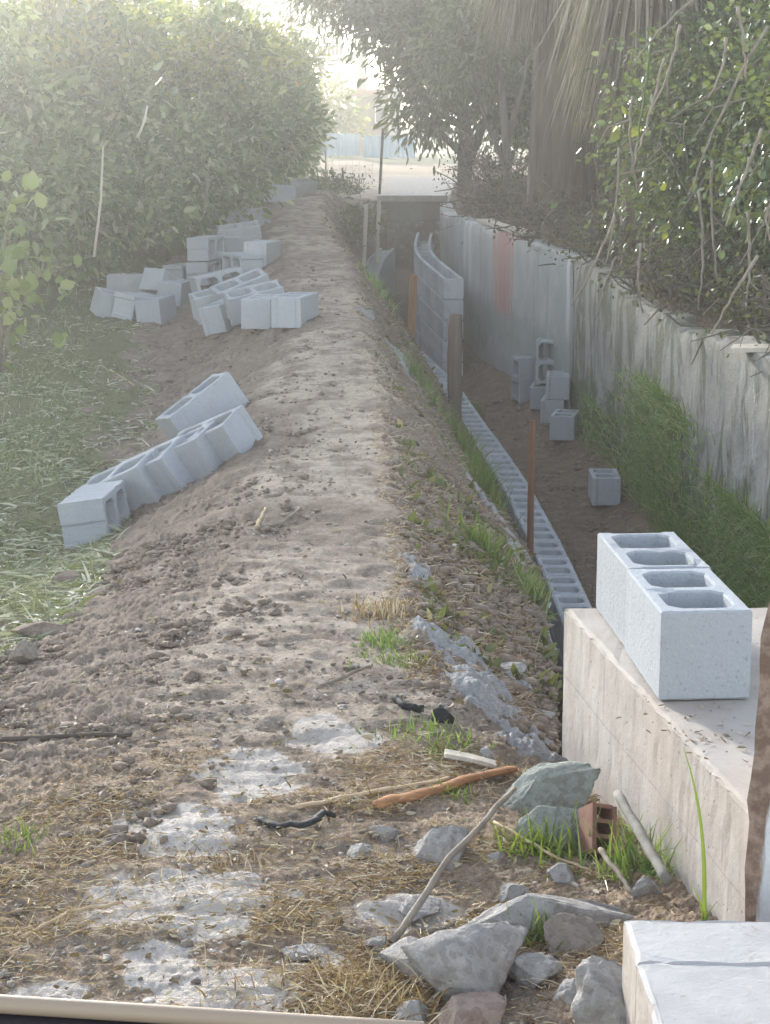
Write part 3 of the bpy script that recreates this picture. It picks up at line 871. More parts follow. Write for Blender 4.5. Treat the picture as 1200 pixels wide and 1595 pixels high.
# pillar at its near end
def mk_pillar_mat():
    M = Mat('flaking_paint', .85, .3)
    a = M.noise(9, 6, .7, 'Object', (1.4, 1.4, .35), .5); b = M.noise(30, 5, .7)
    x = M.sepxyz(M.co('Object'))[0]
    f = M.math('ADD', M.math('ADD', M.math('SUBTRACT', M.math('MULTIPLY', x, 34.0), .95), M.math('MULTIPLY', M.math('SUBTRACT', .45, M.sepxyz(M.co('Object'))[2]), 2.2)), M.math('MULTIPLY', M.math('SUBTRACT', a, .5), 1.6))
    c = M.mix(M.mask(f, -.25, .1), M.mix(M.mask(b, .4, .65), (.15, .10, .075), (.27, .20, .155)), M.mix(M.mask(b, .45, .7), (.50, .52, .545), (.40, .42, .45)))
    M.color(c); M.bump(M.math('ADD', a, b), .5, .01)
    return M.m
pb_ = atz(1160, 1432, .12)
mb = MB(); vs = []; nz_ = 26
lean = [(0, (0, 0)), (1, (0, 0))]
pt0 = at(1160, 1440, 3.24); 
for k in range(nz_ + 1):
    t = k / nz_
    z = -.1 + 1.1 * t
    uu = float(np.interp(z, [-.1, .27, .47, .65, .78, .84, 1.0], [1160, 1160, 1166, 1176, 1185, 1198, 1216]))
    x0 = (uu - 600) / 3000 * (3.22 * math.cos(TH) + (CAMZ - z) * math.sin(TH))
    for (a, b) in ((0, 0), (.17, .0), (.20, .16), (.07, .17)):
        j = .006 * float(vnoise(np.array([z * 16.]), np.array([a * 20 + b * 31]), None, 4)[0])
        vs.append((x0 + a + j, 3.22 + b + j, z))
fs = [(3, 2, 1, 0), tuple(nz_ * 4 + k for k in range(4))]
for k in range(nz_):
    for j in range(4): fs.append((k * 4 + j, k * 4 + (j + 1) % 4, k * 4 + 4 + (j + 1) % 4, k * 4 + 4 + j))
mb.add([(v[0] - vs[0][0], v[1] - vs[0][1], v[2]) for v in vs], fs)
tag(mb.build('pillar', mk_pillar_mat(), loc=(vs[0][0], vs[0][1], 0)), 'brown pillar with flaking white paint at the near end of the parapet', 'pillar')

# big pale slab, nearest
def mk_slab():
    M = Mat('pale_slab_concrete', .9, .2)
    a = M.noise(4, 6, .65); b = M.noise(60, 5, .75); f = M.noise(14, 6, .75, 'Object', None, .8)
    c = M.ramp(a, [(.3, (.34, .33, .325)), (.6, (.43, .42, .415)), (.8, (.49, .48, .475))])
    c = M.mix(M.math('MULTIPLY', M.mask(f, .58, .68), .55), c, (.25, .21, .175))
    c = M.mix(M.math('MULTIPLY', M.mask(b, .60, .70), .5), c, (.20, .18, .165))
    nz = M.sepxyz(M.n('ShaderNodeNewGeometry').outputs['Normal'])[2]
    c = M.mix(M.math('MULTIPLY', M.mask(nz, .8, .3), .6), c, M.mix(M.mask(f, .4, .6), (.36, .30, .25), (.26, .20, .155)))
    M.color(c); M.bump(M.math('ADD', b, f), .5, .004)
    return M.m
M_SLAB = mk_slab()
s0 = at(972, 1431, 3.02); s1 = at(1022, 1594, 2.62)
dl = (s1 - s0); zS = s0.z
e1 = Vector((s0.x, s0.y)); e2 = Vector((s0.x + (s1.x - s0.x) * 2.2, s0.y + (s1.y - s0.y) * 2.2))
m1 = e1.lerp(e2, .20)
sl_ = empty('concrete_slab', (s0.x, s0.y, zS)); tag(sl_, 'large pale concrete slab with a seam across, lowest beside the rubble', 'slab')
def slab_piece(a, b, zt):
    o = rough_prism('slab_section', [(a.x - s0.x, a.y - s0.y), (b.x - s0.x, b.y - s0.y), (b.x - s0.x + 1.1, b.y - s0.y - .02), (a.x - s0.x + 1.05, a.y - s0.y - .01)], -.36, zt, M_SLAB, 9, .02, .004, sl_)
    return o
slab_piece(e1, m1 + (e1 - e2).normalized() * .002, 0)
slab_piece(m1 + (e2 - e1).normalized() * .002, e2, .004)

# ------------------------------------------------------------------ stakes and posts
def wood(name, c1, c2): return simple_mat(name, c1, c2, 14, (1.5, 1.5, .12), .85, .5, .004)
M_POST = wood('weathered_wood', (.10, .075, .055), (.21, .165, .13)); M_RED = wood('reddish_wood', (.19, .085, .05), (.30, .15, .09)); M_OR = wood('orange_wood', (.36, .17, .075), (.50, .27, .13)); M_PALEW = wood('pale_wood', (.36, .31, .24), (.56, .51, .43))
def stake(name, label, u0, v0, u1, v1, r, mat, cat, square=False, group=None, bury=.15):
    p = hit(u0, v0) if not isinstance(v0, tuple) else at(u0, v0[0], v0[1])
    q = at(u1, v1, p.y)
    mb = MB(); n = 9
    d = q - p
    pts = [Vector((0, 0, 0)) - d.normalized() * bury] + [d * (k / (n - 1)) + Vector((random.uniform(-1, 1), random.uniform(-1, 1), 0)) * r * .07 for k in range(n)]
    mb.tube(pts, [r * (1.0 + .05 * random.uniform(-1, 1)) for _ in pts[:-1]] + [r * .9], 4 if square else 12)
    o = mb.build(name, mat, smooth=not square, loc=p)
    tag(o, label, cat, group); return o
stake('wooden_post', 'thick weathered wooden post at the edge of the block row', 708, (655, 14.6), 710, 490, .055, M_POST, 'post')
stake('wooden_stake', 'thin reddish wooden stake driven beside the near block row', 826, (872, 11.15), 829, 655, .020, M_RED, 'stake', True)
stake('wooden_stake', 'flat orange timber stake standing before the unfinished block wall', 640, (548, 19.3), 645, 428, .042, M_OR, 'stake', True)
stake('wooden_stake', 'slim pale stake on the weedy bank, nearer of the twin stakes', 568, (396, 21.2), 571, 318, .022, M_PALEW, 'stake', True, 'slim stakes on the weedy bank')
stake('wooden_stake', 'slim pale stake on the weedy bank, next to the ditch end wall', 588, (388, 22.2), 591, 312, .022, M_PALEW, 'stake', True, 'slim stakes on the weedy bank')

def plank(name, label, p0, p1, width, thick, mat, cat):
    d = (p1 - p0); L = d.length
    mb = MB(); vs = []; n = 10
    for k in range(n + 1):
        t = k / n; wv = width * .5 * (1 + .06 * math.sin(5 * t + 1)); dz = thick * .25 * math.sin(3 * t)
        for a, b in ((-wv, 0), (wv, 0), (wv, thick), (-wv, thick)): vs.append((t * L, a, b + dz))
    fs = [(3, 2, 1, 0), tuple(n * 4 + k for k in range(4))]
    for k in range(n):
        for j in range(4): fs.append((k * 4 + j, k * 4 + 4 + j, k * 4 + 4 + (j + 1) % 4, k * 4 + (j + 1) % 4))
    mb.add(vs, fs)
    o = mb.build(name, mat); x = d.normalized(); y = Vector((0, 0, 1)).cross(x).normalized(); z = x.cross(y)
    o.matrix_world = Matrix.Translation(p0) @ Matrix((x, y, z)).transposed().to_4x4()
    tag(o, label, cat); return o
M_BOARD = wood('pale_board', (.42, .37, .30), (.60, .55, .47))
w1a = Vector((xwp(19.6) + .10, 19.6, float(zwt(19.6)) + .02)); w1b = Vector((xwp(17.9) + .10, 17.9, float(zwt(17.9)) + .03))
plank('wooden_board', 'pale board lying on top of the smooth retaining wall', w1a, w1b, .16, .035, M_BOARD, 'board')
q0 = at(1140, 546, 10.9); q1 = at(1215, 556, 10.4)
zz = max(float(zwt(10.7)) + .05, q0.z)
plank('wooden_board', 'pale board lying on the old mossy wall below the brush', Vector((q0.x, 10.9, q0.z)), Vector((q0.x + .55, 10.75, q0.z + .01)), .20, .025, M_BOARD, 'board')

# ------------------------------------------------------------------ culvert head, fence, house
M_DARKC = simple_mat('dark_concrete', (.085, .08, .07), (.17, .165, .155), 3, (1, 1, .4))  # evenly dark concrete for the ditch end wall
eh = empty('culvert_headwall', (0, 29.7, 0)); tag(eh, 'dark concrete wall closing the far end of the ditch', 'wall')
mb = MB(); mb.box((-.35, -.12, -.6), (.95, .25, ZEND - .06)); mb.build('wall_face', M_DARKC, eh)
mb = MB(); mb.box((-.12, -.2, ZEND - .06), (.95, .28, ZEND + .03)); mb.build('coping', M_SLAB, eh)

M_METAL = simple_mat('dark_metal', (.03, .035, .03), (.06, .06, .055), 10, None, .6, .1)
wf = empty('wire_fence', (0, 31, ZEND)); tag(wf, 'thin wire fence with one dark post across the end of the path', 'fence')
pf0 = at(591, 294, 31); pf1 = at(597, 200, 31)
mb = MB(); mb.tube([Vector((pf0.x, 0, -.1)), Vector((pf1.x, 0, pf1.z - ZEND))], .022, 8); mb.build('post', M_METAL, wf, True)
mb = MB(); pz = at(500, 270, 31).x
mb.tube([Vector((at(508, 296, 31).x, 0, -.1)), Vector((at(508, 296, 31).x, 0, .75))], .014, 8); mb.build('post', M_PALEW, wf, True)
mb = MB()
M_WIRE = simple_mat('galvanised_wire', (.30, .31, .31), (.42, .43, .43), 10, None, .5, .05)
for k in range(6):
    z = .06 + .13 * k; mb.tube([Vector((at(508, 296, 31).x, 0, z)), Vector((pf0.x, 0, z))], .0022, 4)
for k in range(9):
    x = at(508, 296, 31).x + (pf0.x - at(508, 296, 31).x) * k / 8; mb.tube([Vector((x, 0, 0)), Vector((x, 0, .74))], .0022, 4)
mb.build('wire_mesh', M_WIRE, wf)

M_BLUE = simple_mat('pale_blue_sheet', (.12, .24, .34), (.17, .30, .40), 1.5, (1, 1, .2), .5, .05)
def sheet_fence(label, u0, u1, v0, v1, Y, group):
    a = at(u0, v1, Y); b = at(u1, v1, Y); t = at(u0, v0, Y)
    H = t.z - a.z; W = b.x - a.x
    e = empty('sheet_fence', a); tag(e, label, 'fence', group)
    n = int(W / .045); V = []; Fq = []
    for k in range(n + 1):
        x = W * k / n; y = .018 * (1 if (k // 2) % 2 else -1)
        V += [(x, y, 0), (x, y, H), (x, y + .006, H), (x, y + .006, 0)]
    for k in range(n):
        for j in range(4): Fq.append((k * 4 + j, k * 4 + 4 + j, k * 4 + 4 + (j + 1) % 4, k * 4 + (j + 1) % 4))
    m = MB(); m.add(V, Fq); m.build('sheet_panel', M_BLUE, e)
    m = MB(); m.box((0, .03, H - .09), (W, .07, H - .02)); m.box((0, .03, .12), (W, .07, .19)); m.build('rail', M_METAL, e)
sheet_fence('pale blue corrugated sheet fence, wide panel beyond the wire fence', 566, 647, 211, 246, 60, None)
sheet_fence('pale blue corrugated sheet fence, panel ending at the citrus trees', 500, 561, 208, 243, 60.2, None)

M_HW = simple_mat('render_white', (.42, .41, .40), (.52, .51, .50), 2); M_HB = simple_mat('brown_timber', (.16, .10, .07), (.26, .17, .13), 3, (1, 1, .3)); M_GL = Mat('window_glass', .1, .6); M_GL.color((.10, .11, .12)); M_GL = M_GL.m
M_TILE = simple_mat('clay_tile', (.27, .12, .08), (.40, .20, .13), 12)
Yh = 66
def hp(u, v, dy=0): p = at(u, v, Yh + dy); return p
hs = empty('house', at(560, 246, Yh)); tag(hs, 'house with brown timber front, white side wall and balcony beyond the blue fence', 'house')
O = hs.location
def hbox(nm, mat, u0, u1, v0, v1, y0, y1, par=None):
    a = at(u0, v1, Yh); b = at(u1, v0, Yh)
    m = MB(); m.box((a.x - O.x, y0, a.z - O.z), (b.x - O.x, y1, b.z - O.z)); return m.build(nm, mat, par or hs)
hbox('wall', M_HB, 556, 606, 148, 250, 0, 4)
hbox('side_wall', M_HW, 606.5, 625, 132, 250, -.3, 4)
rf = hbox('roof', M_TILE, 548, 606, 140, 147.5, -.4, 4.5)
wd = hbox('window', M_HW, 584, 603, 162, 192, -.06, -.004); hbox('pane', M_GL, 586, 601, 164.5, 190, -.08, -.062, wd)
dr = hbox('door', M_HB, 566, 577, 170, 210, -.05, -.004)
bal = hbox('balcony', M_HW, 490, 552, 88, 92, -1.6, 3)
hbox('upper_wall', M_HB, 492, 530, 62, 87.6, 2.0, 4)
for k in range(10):
    uu = 492 + k * 6.2; hbox('baluster', M_HW, uu, uu + 2.2, 74, 87.8, -1.55, -1.45, bal)
hbox('handrail', M_HW, 490, 551, 71, 73.8, -1.6, -1.4, bal)
hbox('column', M_HW, 500, 506, 92.3, 250, -1.4, -1.1)

# ------------------------------------------------------------------ vegetation
M_CIT = leaf_mat('citrus_leaf', [(0, (.06, .10, .045)), (.4, (.12, .18, .075)), (.72, (.20, .26, .11)), (.88, (.34, .38, .19)), (1, (.50, .50, .31))], .35, .32, .6)
M_CITY = leaf_mat('sunlit_citrus_and_shrub_leaf', [(0, (.10, .15, .04)), (.5, (.22, .25, .07)), (1, (.48, .40, .12))], .6, .4, .5)  # yellow paints sunlight on the citrus tops; also the garden shrub's own colour
M_DULL = leaf_mat('dull_leaf', [(0, (.075, .10, .055)), (.5, (.13, .165, .09)), (1, (.24, .27, .17))], .35)
M_BG = leaf_mat('far_leaf', [(0, (.08, .075, .05)), (.5, (.13, .115, .075)), (1, (.24, .18, .11))], .3)
M_IVY = leaf_mat('ivy_leaf', [(0, (.028, .055, .024)), (.5, (.055, .10, .042)), (.85, (.095, .155, .065)), (1, (.28, .31, .19))], .3, .35, .6)
M_LIME = leaf_mat('bright_leaf', [(0, (.20, .28, .04)), (1, (.42, .44, .09))], .5)
M_GRASS = leaf_mat('green_grass', [(0, (.05, .11, .02)), (.6, (.11, .20, .04)), (1, (.24, .30, .09))], .35)
M_GRASSD = leaf_mat('dark_grass', [(0, (.06, .13, .025)), (.4, (.14, .27, .055)), (.7, (.25, .38, .11)), (.88, (.36, .40, .17)), (1, (.46, .41, .26))], .3)
M_WEED = leaf_mat('weed_leaf_small', [(0, (.05, .07, .03)), (.5, (.11, .13, .06)), (.85, (.19, .18, .10)), (1, (.34, .30, .19))], .25, .6, .2)
M_FIELD = leaf_mat('field_blade', [(0, (.10, .14, .06)), (.5, (.19, .24, .11)), (.8, (.29, .31, .18)), (1, (.46, .43, .31))], .3, .5, .3)
M_STRAW = leaf_mat('dry_straw', [(0, (.17, .085, .04)), (.35, (.34, .215, .115)), (.7, (.50, .375, .23)), (1, (.70, .62, .48))], .15, .7, .2)
M_CUT = leaf_mat('cut_grass', [(0, (.12, .135, .075)), (.4, (.22, .25, .15)), (.7, (.36, .37, .26)), (1, (.64, .61, .50))], .25, .6, .3)
M_LITTER = leaf_mat('leaf_litter', [(0, (.12, .075, .045)), (.5, (.28, .21, .14)), (1, (.50, .44, .35))], .1, .75, .2)
M_DEAD = leaf_mat('dead_frond', [(0, (.12, .095, .07)), (.5, (.23, .19, .15)), (1, (.38, .33, .26))], .15, .8, .2)
M_BARK = simple_mat('grey_bark', (.13, .11, .09), (.25, .22, .185), 9, (2, 2, .4), .95, .8, .02)
M_TWIG = simple_mat('dry_twig', (.15, .12, .095), (.32, .275, .225), 12, None, .95, .4, .004)
M_FRUIT = simple_mat('orange_peel', (.75, .30, .03), (.85, .40, .05), 30, None, .5, .1)

def blob_points(blobs, ncl, per, sig, shell=.55):
    """cluster centres in ellipsoids, leaves round them; returns positions and outward directions"""
    vol = np.array([b[3] * b[4] * b[5] for b in blobs]) ** .67; vol /= vol.sum()
    Ps, Ds = [], []
    for b, q in zip(blobs, vol):
        k = max(2, int(ncl * q))
        d = unit(rng.normal(size=(k, 3))); r_ = (shell + (1 - shell) * rng.random(k)) ** .6
        c = np.array(b[:3]) + d * r_[:, None] * np.array(b[3:6])
        n = rng.poisson(per, k).clip(2)
        cc = np.repeat(c, n, axis=0); dd = np.repeat(d, n, axis=0)
        s_ = np.repeat(sig * rng.uniform(.6, 1.4, k), n)
        off = rng.normal(size=cc.shape) * s_[:, None]
        Ps.append(cc + off); Ds.append(unit(dd * .5 + off / s_[:, None] * .5 + rng.normal(size=cc.shape) * .6 + np.array([0, 0, -.15])))
    return np.concatenate(Ps), np.concatenate(Ds)

def tree(name, label, cat, base, blobs, ncl, per, sig, leaf, mat, trunk, wr=.45, group=None, extra=None, bark=None, shell=.55, name_leaf='crown', droop=0.0):
    e = empty(name, base); tag(e, label, cat, group)
    P, D = blob_points(blobs, ncl, per, sig, shell)
    if droop: D = unit(D + np.array([0, 0, -droop]))
    L = leaf * rng.uniform(.6, 1.3, len(P))
    link(name_leaf, leaf_mesh(name_leaf, P, D, L, wr), mat, e)
    if trunk:
        mb = MB()
        for pts, r0, r1 in trunk:
            n = len(pts); mb.tube(pts, [r0 + (r1 - r0) * k / (n - 1) for k in range(n)], 8)
        mb.build('trunk', bark or M_BARK, e, True)
    return e
def limbs(h, spread, r0, n=5, seed=0):
    rr = random.Random(seed); out = []
    fork = h * .28
    out.append(([Vector((0, 0, -.1)), Vector((rr.uniform(-.05, .05), rr.uniform(-.05, .05), fork * .5)), Vector((0, 0, fork))], r0, r0 * .8))
    for k in range(n):
        a = 6.283 * k / n + rr.uniform(-.4, .4)
        s = spread * rr.uniform(.5, 1)
        out.append(([Vector((0, 0, fork * .9)), Vector((math.cos(a) * s * .45, math.sin(a) * s * .45, h * .55)), Vector((math.cos(a) * s * .85, math.sin(a) * s * .85, h * .85))], r0 * .5, r0 * .12))
    return out

# citrus grove beside the path
gC = 'citrus trees along the field'
CIT = [  # u, v of foot, depth, height, half width, label
    (-120, 15.6, 2.35, 1.5, 'citrus tree at the edge of the grove, cut off by the picture edge'),
    (70, 17.5, 2.35, 1.45, 'tall pale citrus tree with a bare cane before it, above the cut grass'),
    (235, 20.0, 2.25, 1.5, 'citrus tree in the middle of the grove behind the field heap of blocks'),
    (300, 23.8, 2.2, 1.5, 'citrus tree behind the further heap of blocks'),
    (345, 26.8, 2.15, 1.35, 'citrus tree with golden sunlit top in the middle of the row'),
    (395, 30.5, 2.3, 1.15, 'citrus tree bearing ripe oranges near the end of the path'),
    (425, 35.0, 2.2, .95, 'small citrus tree at the far end of the row by the blue fence'),
    (60, 25.0, 2.5, 2.0, 'large citrus tree standing behind the front row of the grove'),
    (250, 31.0, 2.6, 2.0, 'large citrus tree with sunlit yellow leaves behind the front row'),
]
for i, (u, Y, h, wd, lab) in enumerate(CIT):
    x = (u - 600) / 3000 * Y
    b = Vector((x, Y, gz(x, Y)))
    blobs = [(0, 0, h * .56, wd * .8, wd * .8, h * .42), (-wd * .45, -wd * .25, h * .45, wd * .55, wd * .5, h * .32), (wd * .42, -.2, h * .48, wd * .55, wd * .5, h * .34), (.1, -wd * .35, h * .3, wd * .7, wd * .5, h * .27), (wd * .2, 0, h * .82, wd * .45, wd * .45, h * .2), (-wd * .35, .1, h * .75, wd * .4, wd * .4, h * .2)]
    rq = random.Random(i + 40)
    for q in range(9): blobs.append((rq.uniform(-.8, .8) * wd, rq.uniform(-.6, .3) * wd, h * rq.uniform(.86, 1.06), .16, .16, .14))
    e = tree('citrus_tree', lab, 'tree', b, blobs, 210, 62, .115, .105, M_CIT, limbs(h, wd, .06, 6, i), .48, gC)
    if i >= 1:   # yellow leaves that paint sunlit gold onto the tops
        P, D = blob_points([(wd * .2, -wd * .2, h * .88, wd * .55, wd * .55, h * .16), (-wd * .3, 0, h * .85, wd * .5, wd * .5, h * .14)], 110, 26, .11)
        link('sunlit_leaves', leaf_mesh('sunlit_leaves', P, unit(D + np.array([0, 0, .4])), .10 * rng.uniform(.6, 1.2, len(P)), .48), M_CITY, e)
    if i in (5, 4):
        for k in range(7 if i == 5 else 3):
            a = random.uniform(0, 6.28)
            mb = MB(); V0, F0 = ICO2
            c = Vector((wd * .45 + random.uniform(-.22, .3), -wd * .75 + random.uniform(-.1, .1), h * .68 + random.uniform(-.22, .22)))
            mb.add([tuple(c + Vector(q) * .045) for q in V0], [tuple(f) for f in F0])
            mb.build('orange', M_FRUIT, e, True)
for (u, Y, h, wd, lab) in ((516, 62.5, 2.2, .8, 'yellow green garden shrub between the blue fence and the balcony'),):
    x = (u - 600) / 3000 * Y
    tree('garden_shrub', lab, 'shrub', Vector((x, Y, gz(x, Y))), [(0, 0, h * .55, wd, wd * .6, h * .45)], 60, 26, .25, .22, M_CITY, limbs(h, wd * .8, .05, 4, 3), .5)
# bare canes in front of the grove
gk = 'pale bare canes leaning in the citrus grove'
for (u0, v0, u1, v1, Y, lab) in ((147, 400, 161, 228, 16.2, 'long pale cane standing upright before the citrus leaves'), (214, 215, 230, 164, 16.4, 'short pale cane high among the citrus leaves'),
                                 (318, 322, 325, 250, 20.5, 'pale cane leaning above the further heap of blocks'), (300, 270, 313, 285, 20, 'little broken cane among the citrus leaves')):
    p, q = at(u0, v0, Y - 1.6), at(u1, v1, Y - 1.6)
    mb = MB(); mb.tube([Vector((0, 0, 0)), (q - p) * .5 + Vector((.015, 0, 0)), q - p], [.012, .010, .006], 6)
    tag(mb.build('cane', M_PALEW, None, True, p), lab, 'cane', gk)

# bright broad leaved plant at the field margin
def broad_plant(lab, u, v, Y, n, size, mat, spread, h):
    p = at(u, v, Y); z0 = gz(p.x, p.y); e = empty('broad_leaved_plant', (p.x, p.y, z0)); tag(e, lab, 'plant')
    P = rng.normal(size=(n, 3)) * np.array([spread, spread, h * .25]) + np.array([0, 0, h * .6])
    D = unit(rng.normal(size=(n, 3)) + np.array([0, 0, -.1]))
    link('foliage', leaf_mesh('foliage', P, D, size * rng.uniform(.6, 1.2, n), .75, .1), mat, e)
    mb = MB()
    for k in range(7): 
        q = P[rng.integers(n)]; mb.tube([Vector((0, 0, -.03)), Vector((q[0] * .4, q[1] * .4, q[2] * .6)), Vector(q)], [.01, .007, .004], 5)
    mb.build('stem', M_TWIG, e, True)
broad_plant('bright green broad leaved plant at the field margin before the grove', -6, 400, 12.5, 170, .115, leaf_mat('broad_leaf', [(0, (.12, .18, .05)), (.6, (.24, .30, .10)), (1, (.38, .40, .18))], .45), .17, 1.15)

# tall trees behind (cast the shade)
gT = 'tall trees on the skyline'
TALL = [(-17, 46, 13, 5.5, 3.6), (-9.5, 50, 14, 5.0, 3.0), (-4.8, 55, 12, 4.0, 3.2), (-23, 40, 13, 5.5, 3.5), (-1.0, 76, 12, 4.5, 4.2), (-14, 70, 16, 6, 5)]
LT = ['tall tree with bare lower trunk behind the grove, third from the house', 'tall tree with thin crown rising behind the middle of the grove', 'tall tree nearest the house balcony, brownish crown', 'tall tree at the outer end of the skyline behind the grove', 'tall tree standing behind the house roof', 'distant tall tree seen between the skyline trunks']
for i, (x, Y, h, wd, cb) in enumerate(TALL):
    b = Vector((x, Y, gz(x, Y)))
    blobs = []
    rr = random.Random(i)
    for k in range(9): blobs.append((rr.uniform(-.6, .6) * wd, rr.uniform(-.5, .5) * wd, cb + rr.uniform(.15, .95) * (h - cb), wd * rr.uniform(.28, .45), wd * rr.uniform(.28, .45), (h - cb) * rr.uniform(.12, .22)))
    for k in range(5): blobs.append((rr.uniform(-.8, .8) * wd, rr.uniform(-.5, .5) * wd, cb * rr.uniform(.45, .9), wd * .16, wd * .16, cb * .10))
    tr = [([Vector((0, 0, -.2)), Vector((.15, 0, h * .35)), Vector((-.1, .1, h * .85))], .26, .08)]
    for k in range(7):
        z = rr.uniform(cb * .6, h * .7); a = rr.uniform(0, 6.28); s = wd * rr.uniform(.4, .8)
        tr.append(([Vector((0, 0, z)), Vector((math.cos(a) * s * .5, math.sin(a) * s * .5, z + s * .25)), Vector((math.cos(a) * s, math.sin(a) * s, z + s * .35))], .08, .02))
    tree('tall_tree', LT[i], 'tree', b, blobs, 520, 24, .28, .20, M_BG, tr, .4, gT, shell=.3)

# leafy tree overhanging the far ditch
def gtree(name, lab, x, Y, blobs, ncl, per, sig, leaf, mat, trunk, wr, **kw):
    return tree(name, lab, 'tree', Vector((x, Y, gz(x, Y))), blobs, ncl, per, sig, leaf, mat, trunk, wr, **kw)
gtree('leafy_tree', 'leafy grey green tree arching over the far end of the ditch', 1.02, 25.0,
      [(-0.25, 0, 2.0, .85, .8, .75), (0.3, -.2, 2.5, 1.0, .9, .8), (0.8, -.3, 1.7, .8, .7, .6), (-0.7, .2, 2.7, .75, .8, .55), (-0.4, -.1, 1.3, .45, .5, .35), (0.3, -.2, 1.1, .4, .4, .3), (-1.2, 0, 3.0, .6, .6, .4), (0.9, 0, 2.9, 1.0, .9, .7), (-1.6, .1, 2.5, .55, .5, .45), (-0.5, -.1, .95, .35, .35, .28), (-1, 0, 2.2, .5, .5, .4)],
      950, 32, .15, .14, M_DULL, [([Vector((0, 0, -.1)), Vector((.0, 0, .8)), Vector((-.1, 0, 1.5)), Vector((-.4, 0, 2.4))], .10, .05), ([Vector((0, 0, .4)), Vector((-.5, -.1, .9)), Vector((-1.0, 0, 1.5))], .05, .02), ([Vector((.02, 0, .3)), Vector((.35, 0, 1.1)), Vector((.4, .1, 2.2))], .07, .03), ([Vector((0, 0, 1.4)), Vector((-.8, 0, 2.2)), Vector((-1.7, 0, 3.0))], .05, .02)], .28, droop=.35)
gtree('leafy_tree', 'slender pale stemmed tree close to the big palm trunk', 1.38, 21.6,
      [(-.1, .1, 2.3, .6, .6, .7), (-.5, 0, 1.7, .4, .4, .4), (.3, .1, 2.6, .6, .6, .6)], 170, 28, .13, .13, M_DULL,
      [([Vector((0, 0, -.1)), Vector((-.05, 0, .7)), Vector((-.12, 0, 1.4)), Vector((-.3, 0, 2.5))], .055, .03), ([Vector((0, 0, .3)), Vector((-.28, 0, .9)), Vector((-.5, 0, 1.7))], .03, .012), ([Vector((-.05, 0, .6)), Vector((.15, 0, 1.4)), Vector((.3, 0, 2.5))], .04, .015)], .28, droop=.3)
# palms
def palm(lab, x, Y, r, H, skirt_z, nfr, lean=0, group=None):
    b = Vector((x, Y, gz(x, Y))); e = empty('palm_tree', b); tag(e, lab, 'palm', group)
    n, m = 40, 40; V = []; Fq = []
    for k in range(n + 1):
        t = k / n; z = -.2 + H * t
        for j in range(m):
            a = 6.283 * j / m
            rr = r * (1.12 - .16 * min(1, t * 3) + .10 * math.exp(-t * 14)) * (1 + .05 * float(vnoise(np.array([math.cos(a) * 6]), np.array([math.sin(a) * 6]), np.array([z * 1.2]), 8)[0]) + .018 * math.sin(a * 17 + z))
            V.append((math.cos(a) * rr + lean * z, math.sin(a) * rr, z))
    for k in range(n):
        for j in range(m): Fq.append((k * m + j, k * m + (j + 1) % m, (k + 1) * m + (j + 1) % m, (k + 1) * m + j))
    mb = MB(); mb.add(V, Fq); mb.build('trunk', M_PALM, e, True)
    # hanging dead fronds: bundles of long strips
    q = 1500
    a = rng.uniform(0, 6.283, q); rad = r * rng.uniform(1.0, 1.9, q)
    LL = rng.uniform(.6, 1.9, q)
    P = np.stack([np.cos(a) * rad + lean * skirt_z, np.sin(a) * rad, skirt_z + LL * rng.uniform(.92, 1.35, q)], axis=1)
    D = np.stack([np.cos(a) * .22, np.sin(a) * .22, -np.ones(q)], axis=1) + rng.normal(size=(q, 3)) * .10
    link('dead_fronds', blade_mesh('dead_fronds', P, D, LL, rng.uniform(.015, .035, q), rng.uniform(.1, .5, q), 4), M_DEAD, e)
    fr = []
    for k in range(nfr):
        a = 6.283 * k / nfr * 2.4; up_ = random.uniform(-.2, .9)
        for j in range(40):
            t = j / 40
            p = np.array([math.cos(a) * t * 2.2, math.sin(a) * t * 2.2, H - .2 + up_ * t * 2 - 1.2 * t * t])
            for sgn in (-1, 1): fr.append((p, np.array([-math.sin(a) * sgn + math.cos(a) * .5, math.cos(a) * sgn + math.sin(a) * .5, -.25])))
    P = np.array([f[0] for f in fr]); D = np.array([f[1] for f in fr])
    link('crown', leaf_mesh('crown', P, D, .5 * rng.uniform(.7, 1.1, len(P)), .09, .05), M_DULL, e)
M_PALM = simple_mat('fibrous_bark', (.075, .056, .043), (.185, .145, .112), 7, (3.2, 3.2, .22), .95, .9, .03)
palm('thick palm trunk with a skirt of dead fronds on the bank above the wall', 1.73, 19.2, .30, 6, 1.62, 22, .004)
palm('darker palm trunk standing behind the thick one', 2.35, 22.5, .30, 6, 1.5, 22, .0)
palm('palm hidden in ivy with long grey dead fronds hanging to the bank', 2.08, 15.4, .20, 6, .95, 20, .0)

